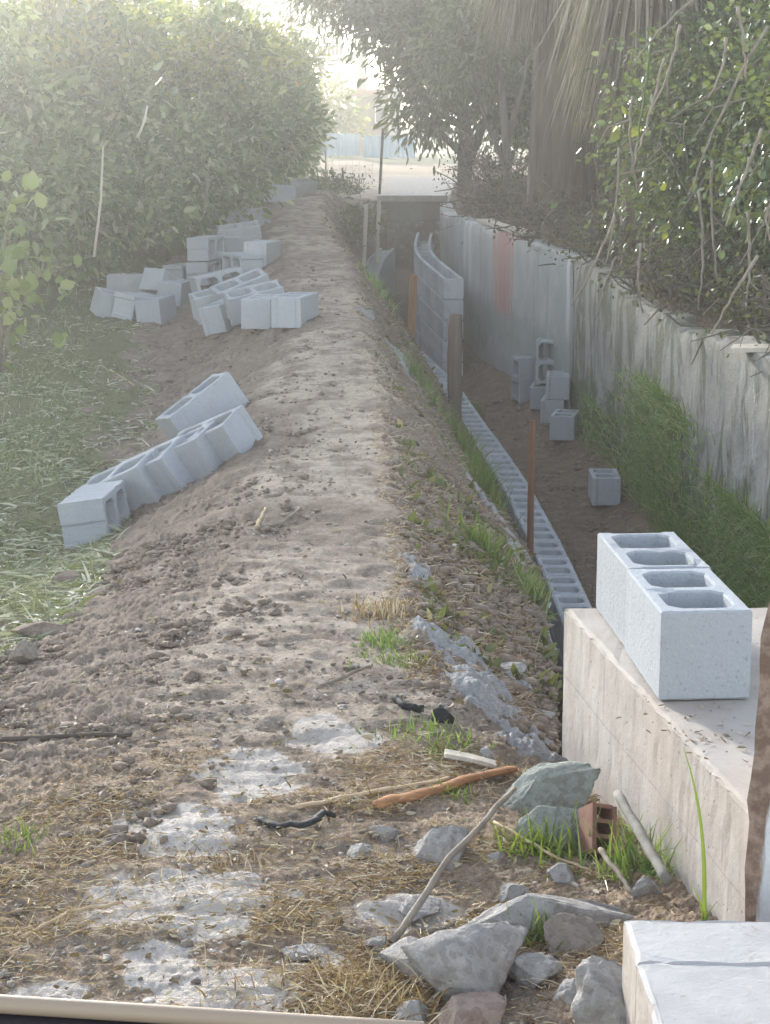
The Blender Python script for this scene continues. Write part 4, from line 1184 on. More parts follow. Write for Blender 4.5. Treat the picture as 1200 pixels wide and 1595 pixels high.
# undergrowth on the bank above the wall
M_BRUSH = simple_mat('dark_dry_twig', (.07, .056, .045), (.20, .17, .14), 12, None, .95, .4, .004)
def brush(lab, x, Y, sx, sy, h, nt, nl, leafm, size=.045, name='brush_pile', cat='brush'):
    e = empty(name, (x, Y, gz(x, Y))); tag(e, lab, cat)
    mb = MB(); rr = random.Random(int(x * 100 + Y))
    for k in range(nt):
        p = Vector((rr.uniform(-sx, sx), rr.uniform(-sy, sy), rr.uniform(-.05, h * .6)))
        d = Vector((rr.uniform(-1, 1), rr.uniform(-1, 1), rr.uniform(-.35, .9))).normalized() * rr.uniform(.25, .9) * h
        mid = p + d * .5 + Vector((rr.uniform(-.1, .1), rr.uniform(-.1, .1), rr.uniform(-.05, .1)))
        r0 = rr.choice((.004, .005, .006, .009, .012))
        mb.tube([p, mid, p + d], [r0, r0 * .8, r0 * .4], 4, False)
    mb.build('twigs', M_BRUSH, e)
    if nl:
        P = rng.normal(size=(nl, 3)) * np.array([sx * .6, sy * .6, h * .25]) + np.array([0, 0, h * .35]); P[:, 2] = np.abs(P[:, 2])
        link('foliage', leaf_mesh('foliage', P, rng.normal(size=(nl, 3)), size * rng.uniform(.5, 1.2, nl), .55), leafm, e)
    return e
M_BRL = leaf_mat('brush_leaf', [(0, (.03, .03, .02)), (.45, (.06, .065, .035)), (.8, (.075, .10, .045)), (1, (.16, .16, .09))], .2, .6, .3)
M_DKL = leaf_mat('dead_leaf', [(0, (.03, .026, .02)), (.5, (.07, .058, .042)), (1, (.15, .12, .085))], .15, .8, .2)
brush('dark tangle of dead twigs at the foot of the thick palm', 1.75, 17.6, .55, .7, .55, 190, 1300, M_DKL)
brush('brown brush heaped on the bank between the palm and the ivy', 2.1, 15.8, .5, .8, .5, 240, 2600, M_BRL)
brush('bare grey twig tangle hanging over the old mossy wall', 2.3, 13.4, .5, .9, .5, 330, 2600, M_BRL)
brush('dry twig tangle above the old wall by the loose board', 2.6, 11.5, .5, .9, .5, 360, 2600, M_BRL)
brush('dry weeds under the slender tree by the smooth wall', 1.25, 20.8, .35, .9, .6, 120, 1500, M_DKL)
brush('dry weeds at the foot of the leafy arching tree', 1.35, 24.5, .45, 1.5, .6, 120, 1500, M_DKL)
brush('dark dry weeds mounded on the path side of the far ditch', -.42, 23.6, .30, 1.6, .35, 120, 2600, leaf_mat('weed_leaf', [(0, (.06, .055, .035)), (.6, (.13, .12, .07)), (1, (.22, .19, .12))], .2), .06)
brush('low weeds around the fence post at the end of the path', -.75, 27.5, .4, .8, .35, 40, 1200, M_DULL, .06)

M_DARKG = leaf_mat('dark_green_leaf', [(0, (.02, .035, .015)), (.6, (.045, .07, .028)), (1, (.10, .13, .055))], .2, .5, .3)  # darker green for the shrubs at the back
def ivy(lab, x, Y, blobs, ncl, leafm=M_IVY, leaf=.054, nst=60, lime=0):
    e = empty('ivy_shrub', (x, Y, gz(x, Y))); tag(e, lab, 'shrub')
    P, D = blob_points([(b[0] + rng.normal() * .05, b[1], b[2], b[3] * rng.uniform(.9, 1.2), b[4], b[5] * rng.uniform(.9, 1.25)) for b in blobs], ncl, 24, .14, .25)
    link('foliage', leaf_mesh('foliage', P, unit(D + np.array([0, -.3, -.3])), leaf * rng.uniform(.5, 1.35, len(P)), .62), leafm, e)
    mb = MB(); rr = random.Random(int(Y * 10))
    for k in range(nst):
        b = rr.choice(blobs)
        p = Vector((b[0] + rr.uniform(-1, 1) * b[3], b[1] - rr.uniform(.2, 1) * b[4], b[2] + rr.uniform(-.6, 1) * b[5]))
        d = Vector((rr.uniform(-.6, .6), rr.uniform(-.5, .2), rr.uniform(-1.2, -.1))) * rr.uniform(.3, .8)
        mb.tube([p, p + d * .5 + Vector((rr.uniform(-.1, .1), 0, .05)), p + d], [.008, .006, .003], 5, False)
    mb.build('stem', M_TWIG, e, True)
    if lime:
        P, D = blob_points([(b[0], b[1] - b[4] * .6, b[2], b[3], b[4] * .5, b[5]) for b in blobs], max(3, lime // 9), 9, .07, .5)
        link('young_leaves', leaf_mesh('young_leaves', P, D, .10 * rng.uniform(.6, 1.3, len(P)), .7), M_LIME, e)
ivy('dense green ivy shrub hanging over the bank beside the palm with grey fronds', 2.35, 13.6, [(0, 0, 1.3, .62, .8, .6), (.1, -.1, .75, .5, .7, .4), (.6, 0, 1.7, .8, .9, .6), (-.35, 0, 1.1, .4, .6, .4), (-.3, -.1, .65, .3, .5, .25)], 330, lime=80)
ivy('glossy ivy shrub spilling towards the old mossy wall, nearest to the viewer', 2.6, 11.7, [(.1, 0, 1.2, .6, .8, .55), (.2, -.1, .65, .5, .7, .35), (.4, 0, 1.6, .8, .9, .5), (-.15, -.2, .95, .35, .5, .35)], 330, lime=60)
ivy('ragged ivy hanging low over the wall between the two brush tangles', 2.38, 14.4, [(0, 0, .9, .4, .6, .45), (-.15, -.2, .55, .3, .5, .3), (.4, 0, 1.5, .6, .7, .5), (.1, -.3, 1.3, .5, .5, .4)], 260, lime=70)
ivy('upper ivy mass with tangled dead stems beyond the loose board', 2.9, 12.6, [(0, 0, 1.5, .7, .9, .6), (.1, -.2, 1.0, .6, .7, .5), (-.3, 0, 1.25, .5, .6, .5), (-.1, -.3, .5, .5, .5, .35)], 340, nst=70, lime=40)
ivy('tall ivy covered shrub rising behind the nearer ivy', 3.3, 14.5, [(0, 0, 1.5, 1.0, 1.0, 1.0), (.3, 0, 2.3, 1.0, 1.0, .7)], 260)
ivy('deep green shrub filling the slope behind the ivy with dead stems', 4.2, 17.0, [(0, 0, 1.2, 1.3, 1.2, 1.2), (-.6, 0, 2.4, 1.3, 1.2, 1.0), (.4, .2, 3.4, 1.5, 1.2, 1.0), (-.9, 0, .8, .9, .9, .8)], 420, M_DARKG, .10)
ivy('dark tall shrub at the back of the slope behind the two palms', 3.4, 24.0, [(0, 0, 1.2, 1.6, 1.2, 1.2), (-.8, 0, 2.6, 1.5, 1.2, 1.1), (.8, .2, 3.0, 1.6, 1.2, 1.2), (-1.2, -.2, 1.0, .8, .9, .9), (-1.0, 0, 3.6, 1.5, 1.2, .8)], 460, M_DARKG, .12)
ivy('dark shrub closing the slope to the side of the nearest ivy', 3.9, 13.4, [(0, 0, 1.0, 1.0, 1.2, 1.0), (0, 0, 2.2, 1.2, 1.2, 1.0), (-.4, .3, 3.0, 1.0, 1.0, .8)], 380, M_DARKG, .09)
ivy('low dark undergrowth behind the palms on the bank', 3.0, 19.5, [(0, 0, .9, 1.2, 1.0, .8), (-.2, .2, 1.9, 1.3, 1.0, .9)], 300, M_DULL, .10)
ivy('shadowy undergrowth filling the gap behind the slender tree', 2.3, 27, [(0, 0, 1.0, 1.3, 1.0, .9), (.2, 0, 2.3, 1.6, 1.2, 1.0), (-.2, 0, 3.2, 1.6, 1.2, .7)], 360, M_DULL, .12)
# long bare vines
gv = 'bare vines hanging from the ivy'
VN = [((1195, 40), (1110, 190), (1075, 300), 11.5, 'pale forked vine hanging before the nearest ivy'), ((1190, 90), (1100, 150), (1045, 185), 12.5, 'pale vine slanting down across the ivy'),
      ((1080, 0), (1010, 60), (985, 105), 13, 'thick pale branch slanting out of the ivy top'), ((960, 400), (938, 455), (928, 500), 13.6, 'pale stick leaning on the old wall below the ivy'),
      ((1015, 60), (1005, 160), (985, 260), 13.2, 'long green vine hanging straight down from the ivy'), ((1180, 400), (1150, 440), (1110, 520), 10.9, 'grey twig hanging in the brush above the loose board')]
_r = random.Random(5)
WH = ['beside the loose board', 'just above the nearest brush', 'across the brightest ivy leaves', 'near the grey fronds', 'in front of the upper ivy mass', 'over the eroded wall top', 'from the highest ivy', 'between two brush tangles', 'by the picture edge above the board', 'under the thick slanting branch', 'low on the ivy', 'close to the palm with grey fronds']
for k, wh in enumerate(WH):
    u0 = [1165, 1090, 1130, 985, 1060, 960, 1150, 1000, 1188, 1035, 1110, 965][k]; v0 = [330, 300, 60, 150, 40, 330, 10, 380, 200, 90, 250, 230][k]
    l_ = _r.uniform(90, 190); dx = _r.uniform(-70, 20)
    VN.append(((u0, v0), (u0 + dx * .3 + _r.uniform(-15, 15), v0 + l_ * .55), (u0 + dx, v0 + l_), 11.0 + (1200 - u0) / 240 * 2.0, 'thin dry vine hanging ' + wh))
for (a, b, c, Y, lab) in VN:
    pa, pb2, pc = at(*a, Y), at(*b, Y - .1), at(*c, Y - .15)
    mb = MB(); pts = []
    for k in range(13):
        t = k / 12; q = pa * (1 - t) ** 2 + pb2 * 2 * t * (1 - t) + pc * t * t; pts.append(q - pa + Vector((random.uniform(-1, 1), 0, random.uniform(-1, 1))) * .006)
    mb.tube(pts, [.011 - .006 * k / 12 for k in range(13)], 6)
    tag(mb.build('vine', M_TWIG if 'green' not in lab else M_GRASS, None, True, pa), lab, 'vine', gv)

# grass tufts
def tuft(name, lab, p, n, sx, sy, h, mat, bend=.8, lean=(0, 0), wid=.006, group=None, cat='grass', zfun=None, spr=.35):
    e_loc = Vector(p)
    P = rng.normal(size=(n, 3)) * np.array([sx, sy, 0])
    gzv = gbase(P[:, 0] + p[0], P[:, 1] + p[1]) - p[2] if zfun is None else zfun(P)
    P[:, 2] = gzv - .01
    D = rng.normal(size=(n, 3)) * spr + np.array([lean[0], lean[1], 1])
    o = link(name, blade_mesh(name, P, D, h * rng.uniform(.45, 1.2, n), wid * rng.uniform(.6, 1.4, n), bend * rng.uniform(.4, 1.5, n)), mat, None, e_loc)
    tag(o, lab, cat, group); return o
gt_ = 'grass tufts along the ditch edge'
for (u, v, sx, sy, n, h, mat, lab) in ((650, 597, .05, .08, 160, .16, M_GRASS, 'small grass tuft on the bank before the wooden post'), (728, 655, .05, .14, 300, .22, M_GRASS, 'bright grass tuft growing at the foot of the wooden post'),
        (728, 712, .05, .14, 320, .17, M_GRASS, 'bright spreading grass tuft halfway along the block row'), (756, 770, .045, .12, 280, .18, M_GRASS, 'long grass drooping over the block row below the spreading tuft'),
        (755, 858, .05, .05, 170, .13, M_GRASS, 'small green tuft by the broken timber on the bank'), (835, 935, .04, .08, 160, .12, M_GRASSD, 'thin grass on the lip of the ditch near the parapet'),
        (685, 640, .07, .14, 160, .10, M_GRASSD, 'low grass on the bank behind the wooden post'), (590, 455, .06, .3, 220, .14, M_GRASSD, 'grey green grass at the path edge near the curved low wall'),
        (600, 1000, .04, .05, 150, .05, M_GRASSD, 'short olive tuft on the path edge near the spilled cement'), (600, 955, .05, .05, 240, .055, M_STRAW, 'dry yellow tuft on the path edge above the olive tuft'), (690, 1150, .06, .06, 220, .05, M_GRASSD, 'yellow green tuft below the black hose'),
        (615, 1030, .05, .04, 130, .045, M_GRASSD, 'low green weeds beside the stick on the path edge'), (840, 1330, .04, .04, 110, .10, M_GRASS, 'green weeds among the rubble by the broken brick'), (990, 1360, .05, .04, 130, .12, M_GRASSD, 'grey green weeds against the parapet foot'), (840, 1470, .025, .025, 50, .10, M_GRASS, 'tiny bright tuft between two lumps of rubble'), (705, 1246, .025, .02, 60, .05, M_GRASS, 'tiny green tuft under the orange palm sheath'), (30, 1320, .03, .03, 90, .06, M_GRASS, 'little green sprig in the straw at the edge of the field'), (790, 560, .02, .02, 40, .08, M_GRASSD, 'sparse grass at the foot of the smooth wall')):
    tuft('grass_tuft', lab, hit(u, v), n, sx, sy, h, mat, group=gt_)
# tall grass hanging down the old wall
def wallgrass(lab, Y0, Y1, zlo, zhi, n, h):
    yc = (Y0 + Y1) / 2; p = Vector((xwp(yc), yc, gz(xwp(yc) - .1, yc)))
    ys = rng.normal(yc, (Y1 - Y0) / 4, n); off = np.abs(rng.normal(0, .06, n))
    t = rng.random(n) ** 1.3
    X = pw(ys, XW) - off * (1 - t) - .02; Z = gbase(pw(ys, XW) - .15, ys) + t * zhi
    P = np.stack([X, ys, Z], axis=1) - np.array(p)
    D = rng.normal(size=(n, 3)) * .3 + np.array([-.22, -.1, .9])
    o = link('grass_clump', blade_mesh('grass_clump', P, D, h * rng.uniform(.4, 1.2, n), .006 * rng.uniform(.6, 1.4, n), rng.uniform(.8, 3.4, n), 5), [M_GRASSD], None, p)
    tag(o, lab, 'grass', 'long grass along the old wall'); return o
wallgrass('long dark grass hanging on the old wall beside the single block', 11.9, 13.9, 0, .80, 3600, .17)
wallgrass('fresh long grass at the foot of the old wall near the parapet', 9.4, 11.6, 0, .50, 3800, .20)
wallgrass('brownish grass on the old wall between the stack and the single block', 14.0, 15.4, 0, .35, 420, .18)
o = tuft('grass_clump', 'bright fresh green clump at the corner of the long wall grass', (xwp(11.6) - .14, 11.6, gz(xwp(11.6) - .14, 11.6)), 600, .05, .25, .26, M_GRASS, 1.0, (-.2, 0), .008, 'long grass along the old wall')
o = tuft('grass_clump', 'green grass clump spilling behind the parapet blocks', (xwp(9.6) - .22, 9.6, gz(xwp(9.6) - .22, 9.6)), 900, .10, .35, .24, M_GRASS, 1.1, (-.2, 0), .008, 'long grass along the old wall')

# ------------------------------------------------------------------ ground scatter (stuff)
def scat(n, y0, y1, xf, dens=None):
    Y = 1 / rng.uniform(1 / y1, 1 / y0, n); X = xf(Y, rng.random(n))
    if dens is not None:
        k = rng.random(n) < dens(X, Y); X, Y = X[k], Y[k]
    return X, Y
def onground(X, Y, dz=0): return np.stack([X, Y, gbase(X, Y) + dz], axis=1)
M_CLOD = simple_mat('soil_clod', (.125, .092, .07), (.29, .23, .185), 25, None, .98, .8, .01)
X, Y = scat(34000, 3.7, 17, lambda Y, r_: pw(Y, XG) - .15 + (pw(Y, XL) + .55 - pw(Y, XG)) * r_, lambda X, Y: np.clip(.25 + .75 * (pw(Y, XL) + .25 - X) * 1.6, .015, 1) * np.clip(fbm(X * 2.5, Y * 2.5, seed=91) + .6, 0, 1))
tag(link('soil_clods', lumps_mesh('soil_clods', onground(X, Y, .004), rng.gamma(1.6, .0042, len(X)).clip(.003, .028), jit=.45), M_CLOD), 'loose brown soil clods strewn over the slope beside the path', 'soil clods', kind='stuff')
def patch_at(X, Y):
    i = np.clip(np.searchsorted(YY, Y), 0, len(YY) - 1); j = np.clip(np.searchsorted(tt, X / np.maximum(Y, 2.2)), 0, len(tt) - 1)
    return patch[i, j]
X, Y = scat(15000, 2.7, 26, lambda Y, r_: pw(Y, XL) - .2 + (pw(Y, LIPX) + .15 - pw(Y, XL)) * r_, lambda X, Y: 1 - .85 * patch_at(X, Y))
M_PEB = Mat('pebble', .9, .2); M_PEB.color(M_PEB.ramp(M_PEB.island(), [(0, (.13, .105, .085)), (.7, (.26, .225, .195)), (.95, (.36, .33, .30)), (1, (.55, .53, .50))])); M_PEB = M_PEB.m
tag(link('pebbles', lumps_mesh('pebbles', onground(X, Y, .002), rng.gamma(1.7, .0021, len(X)).clip(.0015, .016), jit=.42, flat=.6), M_PEB), 'small pale pebbles scattered over the trodden path', 'pebbles', kind='stuff')
X, Y = scat(2200, 9.5, 24, lambda Y, r_: pw(Y, LIPX) + .25 + (pw(Y, XW) - pw(Y, LIPX) - .3) * r_)
tag(link('ditch_clods', lumps_mesh('ditch_clods', onground(X, Y, .002), rng.gamma(2.0, .007, len(X)).clip(.005, .05)), M_CLOD), 'brown earth lumps on the ditch floor', 'soil clods', kind='stuff')
# cut grass on the field
X, Y = scat(42000, 5.0, 19, lambda Y, r_: pw(Y, XG) + .22 - np.abs(r_) * (Y * .27 - .9).clip(.3, 4), lambda X, Y: np.clip(.55 + fbm(X * 1.5, Y * 1.5, seed=95) * .6, .1, 1))
n = len(X)
D = rng.normal(size=(n, 3)) * np.array([1, 1, .20])
tag(link('cut_grass', blade_mesh('cut_grass', onground(X, Y, .012), D, rng.uniform(.025, .12, n), rng.uniform(.003, .013, n), rng.uniform(.1, .9, n), 3), M_CUT), 'cut grass and weeds lying over the field beside the blocks', 'cut grass', kind='stuff')
X, Y = scat(9000, 9, 22, lambda Y, r_: pw(Y, XG) - .2 - r_ * 3.0)
n = len(X); D = rng.normal(size=(n, 3)) * .5 + np.array([0, 0, 1])
tag(link('field_grass', blade_mesh('field_grass', onground(X, Y), D, rng.uniform(.03, .11, n), rng.uniform(.004, .01, n), rng.uniform(.3, 1.8, n), 3), M_FIELD), 'short green grass growing on the field before the citrus trees', 'grass', kind='stuff')
def patch_at(X, Y):
    i = np.clip(np.searchsorted(YY, Y), 0, len(YY) - 1); j = np.clip(np.searchsorted(tt, X / np.maximum(Y, 2.2)), 0, len(tt) - 1)
    return patch[i, j]
# straw on the near ground
X, Y = scat(85000, 2.6, 4.9, lambda Y, r_: -1.2 + 1.75 * r_, lambda X, Y: (1 - .8 * patch_at(X, Y)) * (1 - sstep(Y + fbm(X * 3, Y * 3, seed=9) * .25, 3.9, 4.8)) * np.clip(.12 + fbm(X * 5, Y * 8, seed=99) * 1.3 + .25, .05, 1))
n = len(X); D = rng.normal(size=(n, 3)) * np.array([1, .6, .22]) + np.array([0, 0, .05])
tag(link('dry_straw', blade_mesh('dry_straw', onground(X, Y, .012), D, rng.gamma(2.2, .0095, n).clip(.006, .11), rng.uniform(.0009, .0024, n), rng.uniform(-.3, .9, n), 3), M_STRAW), 'dry straw and pine needle like litter over the nearest ground', 'straw', kind='stuff')
X, Y = scat(5200, 2.7, 14, lambda Y, r_: pw(Y, XL) - .5 + (pw(Y, LIPX) - pw(Y, XL) + .45) * r_, lambda X, Y: .25 + .75 * (Y < 5.2))
n = len(X); D = rng.normal(size=(n, 3)) * np.array([1, 1, .2])
tag(link('leaf_litter', leaf_mesh('leaf_litter', onground(X, Y, .010), D, rng.gamma(3, .005, n).clip(.006, .035), .42), M_LITTER), 'pale dead leaves and chips scattered on the path', 'leaf litter', kind='stuff')
X, Y = scat(22000, 5.0, 24, lambda Y, r_: pw(Y, XR) - .05 + (pw(Y, LIPX) - pw(Y, XR)) * r_, lambda X, Y: .7 + 0 * X)
n = len(X); D = rng.normal(size=(n, 3)) * np.array([1, 1, .35])
tag(link('bank_litter', blade_mesh('bank_litter', onground(X, Y, .008), D, rng.gamma(2.5, .011, n).clip(.008, .08), rng.uniform(.001, .0035, n), rng.uniform(0, .6, n), 3), M_STRAW), 'dry grass scraps over the ditch bank', 'dry grass', kind='stuff')

X, Y = scat(9000, 5.4, 26, lambda Y, r_: pw(Y, XR) + .05 + (pw(Y, LIPX) - pw(Y, XR) - .02) * r_, lambda X, Y: np.clip(.15 + fbm(X * 3, Y * 3, seed=113) * 1.2, .02, 1))
n = len(X)
tag(link('bank_weeds', leaf_mesh('bank_weeds', onground(X, Y, .004), rng.normal(size=(n, 3)) * .7 + np.array([0, 0, .55]), rng.gamma(3, .009, n).clip(.01, .07) , .5), M_WEED), 'small dull weeds creeping over the ditch bank', 'weeds', kind='stuff')
X, Y = scat(9000, 4.9, 20, lambda Y, r_: pw(Y, XR) + (pw(Y, LIPX) - pw(Y, XR) + .02) * r_)
tag(link('bank_clods', lumps_mesh('bank_clods', onground(X, Y, .003), rng.gamma(1.6, .005, len(X)).clip(.003, .03), jit=.45), M_CLOD), 'crumbled earth on the ditch bank', 'soil clods', kind='stuff')

# ------------------------------------------------------------------ rubble, sticks, debris
def mk_rubble(name='broken_concrete', tint=(1, 1, 1)):
    M = Mat(name, .95, .2)
    a = M.noise(9, 5, .7); b = M.noise(70, 5, .75); g_ = M.n('ShaderNodeTexVoronoi'); g_.inputs['Scale'].default_value = 75; M.l(M.co('Object'), g_.inputs['Vector'])
    c = M.ramp(a, [(.3, (.27, .255, .24)), (.55, (.39, .375, .36)), (.75, (.49, .475, .46))])
    ag = M.mask(M.sep(g_.outputs['Color'])[0], .62, .7)
    c = M.mix(M.math('MULTIPLY', ag, .55), c, (.24, .225, .21))
    c = M.mix(M.math('MULTIPLY', M.mask(b, .56, .68), .6), c, (.16, .14, .12))
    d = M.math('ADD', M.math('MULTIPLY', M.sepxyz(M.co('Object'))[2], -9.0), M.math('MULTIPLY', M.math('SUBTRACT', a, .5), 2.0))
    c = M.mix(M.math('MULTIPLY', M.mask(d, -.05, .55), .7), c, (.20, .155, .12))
    c = M.mix(M.math('MULTIPLY', M.mask(M.noise(4, 5, .7), .52, .66), .5), c, (.25, .20, .16))
    c = M.mix(1.0, c, tint, 'MULTIPLY')
    M.color(c); M.bump(M.math('ADD', M.math('ADD', b, a), M.math('MULTIPLY', ag, .3)), 1.0, .008)
    return M.m
M_RUB = mk_rubble()
M_RUBG = mk_rubble('greenish_concrete', (.84, .93, .88))
M_STONE = mk_rubble('brown_stone', (.80, .72, .64))
M_PINK = mk_rubble('pinkish_stone', (1.0, .80, .72))
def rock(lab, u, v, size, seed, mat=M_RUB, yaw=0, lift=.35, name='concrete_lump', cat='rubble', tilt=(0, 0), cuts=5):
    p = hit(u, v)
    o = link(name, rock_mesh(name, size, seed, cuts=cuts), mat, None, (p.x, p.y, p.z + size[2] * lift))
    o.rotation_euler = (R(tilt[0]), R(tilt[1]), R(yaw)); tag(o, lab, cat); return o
rock('angular pale concrete lump beside the leaning stick', 686, 1338, (.072, .07, .07), 11)
rock('large broken concrete lump in the near rubble, half under dirt', 735, 1530, (.135, .13, .085), 12, yaw=25)
rock('jagged long concrete fragment lying before the slab', 868, 1445, (.175, .07, .065), 13, yaw=4)
rock('small concrete lump half under the slab edge', 962, 1592, (.075, .075, .09), 14, yaw=30)
rock('flat concrete crumb between the angular lump and the black plastic', 602, 1300, (.035, .028, .016), 15)
rock('slanting concrete shard beside the large broken lump', 636, 1505, (.065, .11, .04), 16, yaw=40)
rock('concrete crumb next to the pale wood chip', 762, 1185, (.026, .024, .022), 17)
rock('mossy concrete piece under the weeds by the slab', 905, 1482, (.06, .05, .055), 18, M_STONE)
rock('pinkish stone at the bottom edge of the rubble', 722, 1600, (.075, .065, .05), 19, M_PINK, name='stone', cat='stone')
rock('pale stone on the soil slope at the field side', 36, 1030, (.045, .045, .045), 21, M_STONE, name='stone', cat='stone')
rock('brown earth clod against the cut grass at the field edge', 110, 912, (.07, .06, .035), 22, M_CLOD, name='earth_clod', cat='clod')
rock('wide dark earth clod below the tipped blocks', 70, 990, (.10, .06, .03), 23, M_CLOD, name='earth_clod', cat='clod')
rock('round dark earth clod lying in the cut grass', 135, 643, (.05, .05, .03), 24, M_CLOD, name='earth_clod', cat='clod')
rock('white pebble sized stone by the farthest tipped block', 423, 686, (.03, .02, .010), 25, name='stone', cat='stone')
rock('pale flat stone in the weeds behind the heaps', 285, 366, (.15, .12, .06), 26, M_STONE, name='stone', cat='stone')
rock('grassy stone at the back of the field heap', 238, 390, (.18, .12, .12), 27, M_STONE, name='stone', cat='stone')
rock('lump of spilled cement on the ditch bank', 790, 1050, (.055, .05, .035), 28, M_RUB)
rock('crumb of cement beside the parapet in the ditch mouth', 852, 1120, (.03, .03, .025), 29, M_RUB)

for k, (u, v, a, b, c_, lab) in enumerate(((585, 1475, .03, .025, .02, 'small concrete chip at the lower end of the leaning stick'), (800, 1400, .035, .03, .022, 'concrete chip above the jagged long fragment'), (655, 1425, .05, .04, .022, 'flat pale concrete chip under the leaning stick'),
        (770, 1440, .045, .04, .03, 'concrete piece wedged between the large lump and the long fragment'), (880, 1375, .04, .035, .03, 'concrete piece below the broken red brick'), (1010, 1400, .04, .03, .03, 'grey concrete piece between the slab and the parapet'), (830, 1530, .06, .05, .035, 'flat broken concrete piece beside the large lump'),
        (560, 1330, .04, .03, .014, 'pale flake of concrete below the black plastic'), (900, 1560, .04, .04, .03, 'dirty concrete piece in front of the slab corner'), (470, 1485, .045, .03, .012, 'flat pale flake lying in the straw'), (775, 1345, .03, .025, .02, 'little concrete piece right under the greenish fragments'), (640, 1590, .06, .04, .03, 'concrete piece at the lower edge beside the dry tuft'))):
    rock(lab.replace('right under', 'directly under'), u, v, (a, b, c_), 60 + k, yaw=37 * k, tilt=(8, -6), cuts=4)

# greenish concrete fragment
def shard(name, label, px, depth_z, thick, mat, cat):
    pts = [atz(u, v, .10) for u, v in px]; c = sum(pts, Vector()) / len(pts)
    o = rough_prism(name, [(p.x - c.x, p.y - c.y) for p in pts], -thick, thick * .45, mat, 5, .02, .005)
    o.location = (c.x, c.y, c.z + depth_z); tag(o, label, cat); return o
rock('flat greenish concrete fragment leaning against the parapet foot', 855, 1262, (.14, .07, .045), 33, M_RUBG, name='concrete_fragment', yaw=-4, tilt=(34, -4), cuts=3, lift=.9)
rock('lower greenish fragment tucked under the flat leaning one', 868, 1310, (.09, .06, .05), 34, M_RUBG, name='concrete_fragment', yaw=10, tilt=(16, 6), cuts=4, lift=.4)

# hollow clay brick fragment
M_BRICK = simple_mat('terracotta', (.15, .075, .055), (.32, .175, .13), 14, None, .9, .4, .005)
p = hit(930, 1335); p.z += .006
br = MB()
for z0, z1 in ((0, .010), (.036, .046), (.072, .082), (.108, .117)):
    br.box((-.022, -.045, z0), (.022, .045, z1))
br.box((-.034, -.046, -.001), (-.022, .046, .118)); br.box((.022, -.046, -.001), (.034, .046, .114))
o = br.build('broken_brick', M_BRICK, None, False, (p.x, p.y, p.z - .005)); o.rotation_euler = (R(-30), R(12), R(14)); o.scale = (.82, .82, .9)
tag(o, 'broken hollow red brick standing beside the parapet foot', 'brick')

def rod(name, lab, pts, r, mat, cat, n=8, jit=.002, squash=1.0, taper=.75, group=None):
    p0 = Vector(pts[0]); P = []
    K = 14
    segs = [Vector(p) - p0 for p in pts]
    for k in range(K + 1):
        t = k / K * (len(segs) - 1); i = min(int(t), len(segs) - 2); q = segs[i].lerp(segs[i + 1], t - i)
        P.append(q + Vector((random.uniform(-1, 1), random.uniform(-1, 1), random.uniform(-1, 1))) * jit)
    mb = MB(); mb.tube(P, [r * (1 - (1 - taper) * k / K) * random.uniform(.93, 1.07) for k in range(K + 1)], n, True, squash)
    tag(mb.build(name, mat, None, True, p0), lab, cat, group)
def H(u, v, dz=.0): p = hit(u, v); return Vector((p.x, p.y, p.z + dz))
rod('stick', 'long grey stick leaning across the rubble', [H(612, 1478, .012), H(700, 1400, .085), H(800, 1310, .12)], .0075, M_TWIG, 'stick')
M_RUST = simple_mat('rust_orange_fibre', (.20, .085, .04), (.42, .215, .10), 34, (.18, 1, 1), .9, .8, .006)
M_RUSTP = simple_mat('pale_fibre', (.32, .22, .13), (.54, .42, .28), 34, (.18, 1, 1), .9, .7, .005)
rod('palm_sheath', 'orange brown palm sheath lying in front of the spilled cement', [H(585, 1262, .012), H(650, 1248, .015), H(730, 1226, .02), H(800, 1210, .02)], .021, M_RUST, 'palm sheath', 8, .003, .5)
rod('palm_sheath', 'pale straw coloured stalk lying along the orange sheath', [H(462, 1264, .01), H(560, 1246, .012), H(700, 1222, .014)], .009, M_RUSTP, 'palm sheath', 8, .002, .6)
M_BLK = simple_mat('black_plastic', (.012, .013, .015), (.03, .032, .035), 12, None, .75, .3, .003, .15)
rod('black_plastic_strip', 'crumpled black plastic strip in front of the straw stalk', [H(405, 1280, .01), H(430, 1292, .012), H(480, 1294, .012), H(500, 1280, .02), H(522, 1276, .01)], .012, M_BLK, 'plastic', 7, .005, .5, 1)
rod('black_hose', 'short black hose curling on the path edge', [H(615, 1092, .01), H(630, 1108, .012), H(660, 1112, .012)], .010, M_BLK, 'hose', 8, .002, 1, 1)
rock('dark rubber lump at the end of the black hose', 688, 1122, (.035, .035, .035), 31, M_BLK, name='rubber_lump', cat='rubber', cuts=2)
plank('wood_chip', 'split pale wood chip lying beside the spilled cement', H(692, 1186, .015), H(772, 1202, .012), .035, .010, M_BOARD, 'wood chip')
M_PIPE = simple_mat('grey_pipe', (.11, .105, .09), (.25, .24, .215), 22, None, .85, .5, .004)
rod('plastic_pipe', 'grey green pipe leaning against the parapet foot', [at(962, 1236, 3.85), at(1040, 1372, 3.45)], .0105, M_PIPE, 'pipe', 10, .001, 1, 1)
rod('branch', 'thin brown stick lying on the path edge near the spilled cement', [H(497, 1076, .01), H(580, 1044, .015)], .006, M_TWIG, 'stick')
rod('branch', 'long dark branch lying on the soil at the field side', [H(-20, 1163, .015), H(90, 1154, .012), H(205, 1150, .01)], .007, simple_mat('dark_twig', (.05, .04, .032), (.11, .09, .075), 12), 'stick')
rod('branch', 'forked twig lying on the path beyond the tipped blocks', [H(402, 826, .008), H(440, 818, .01), H(466, 797, .012)], .006, M_TWIG, 'stick')
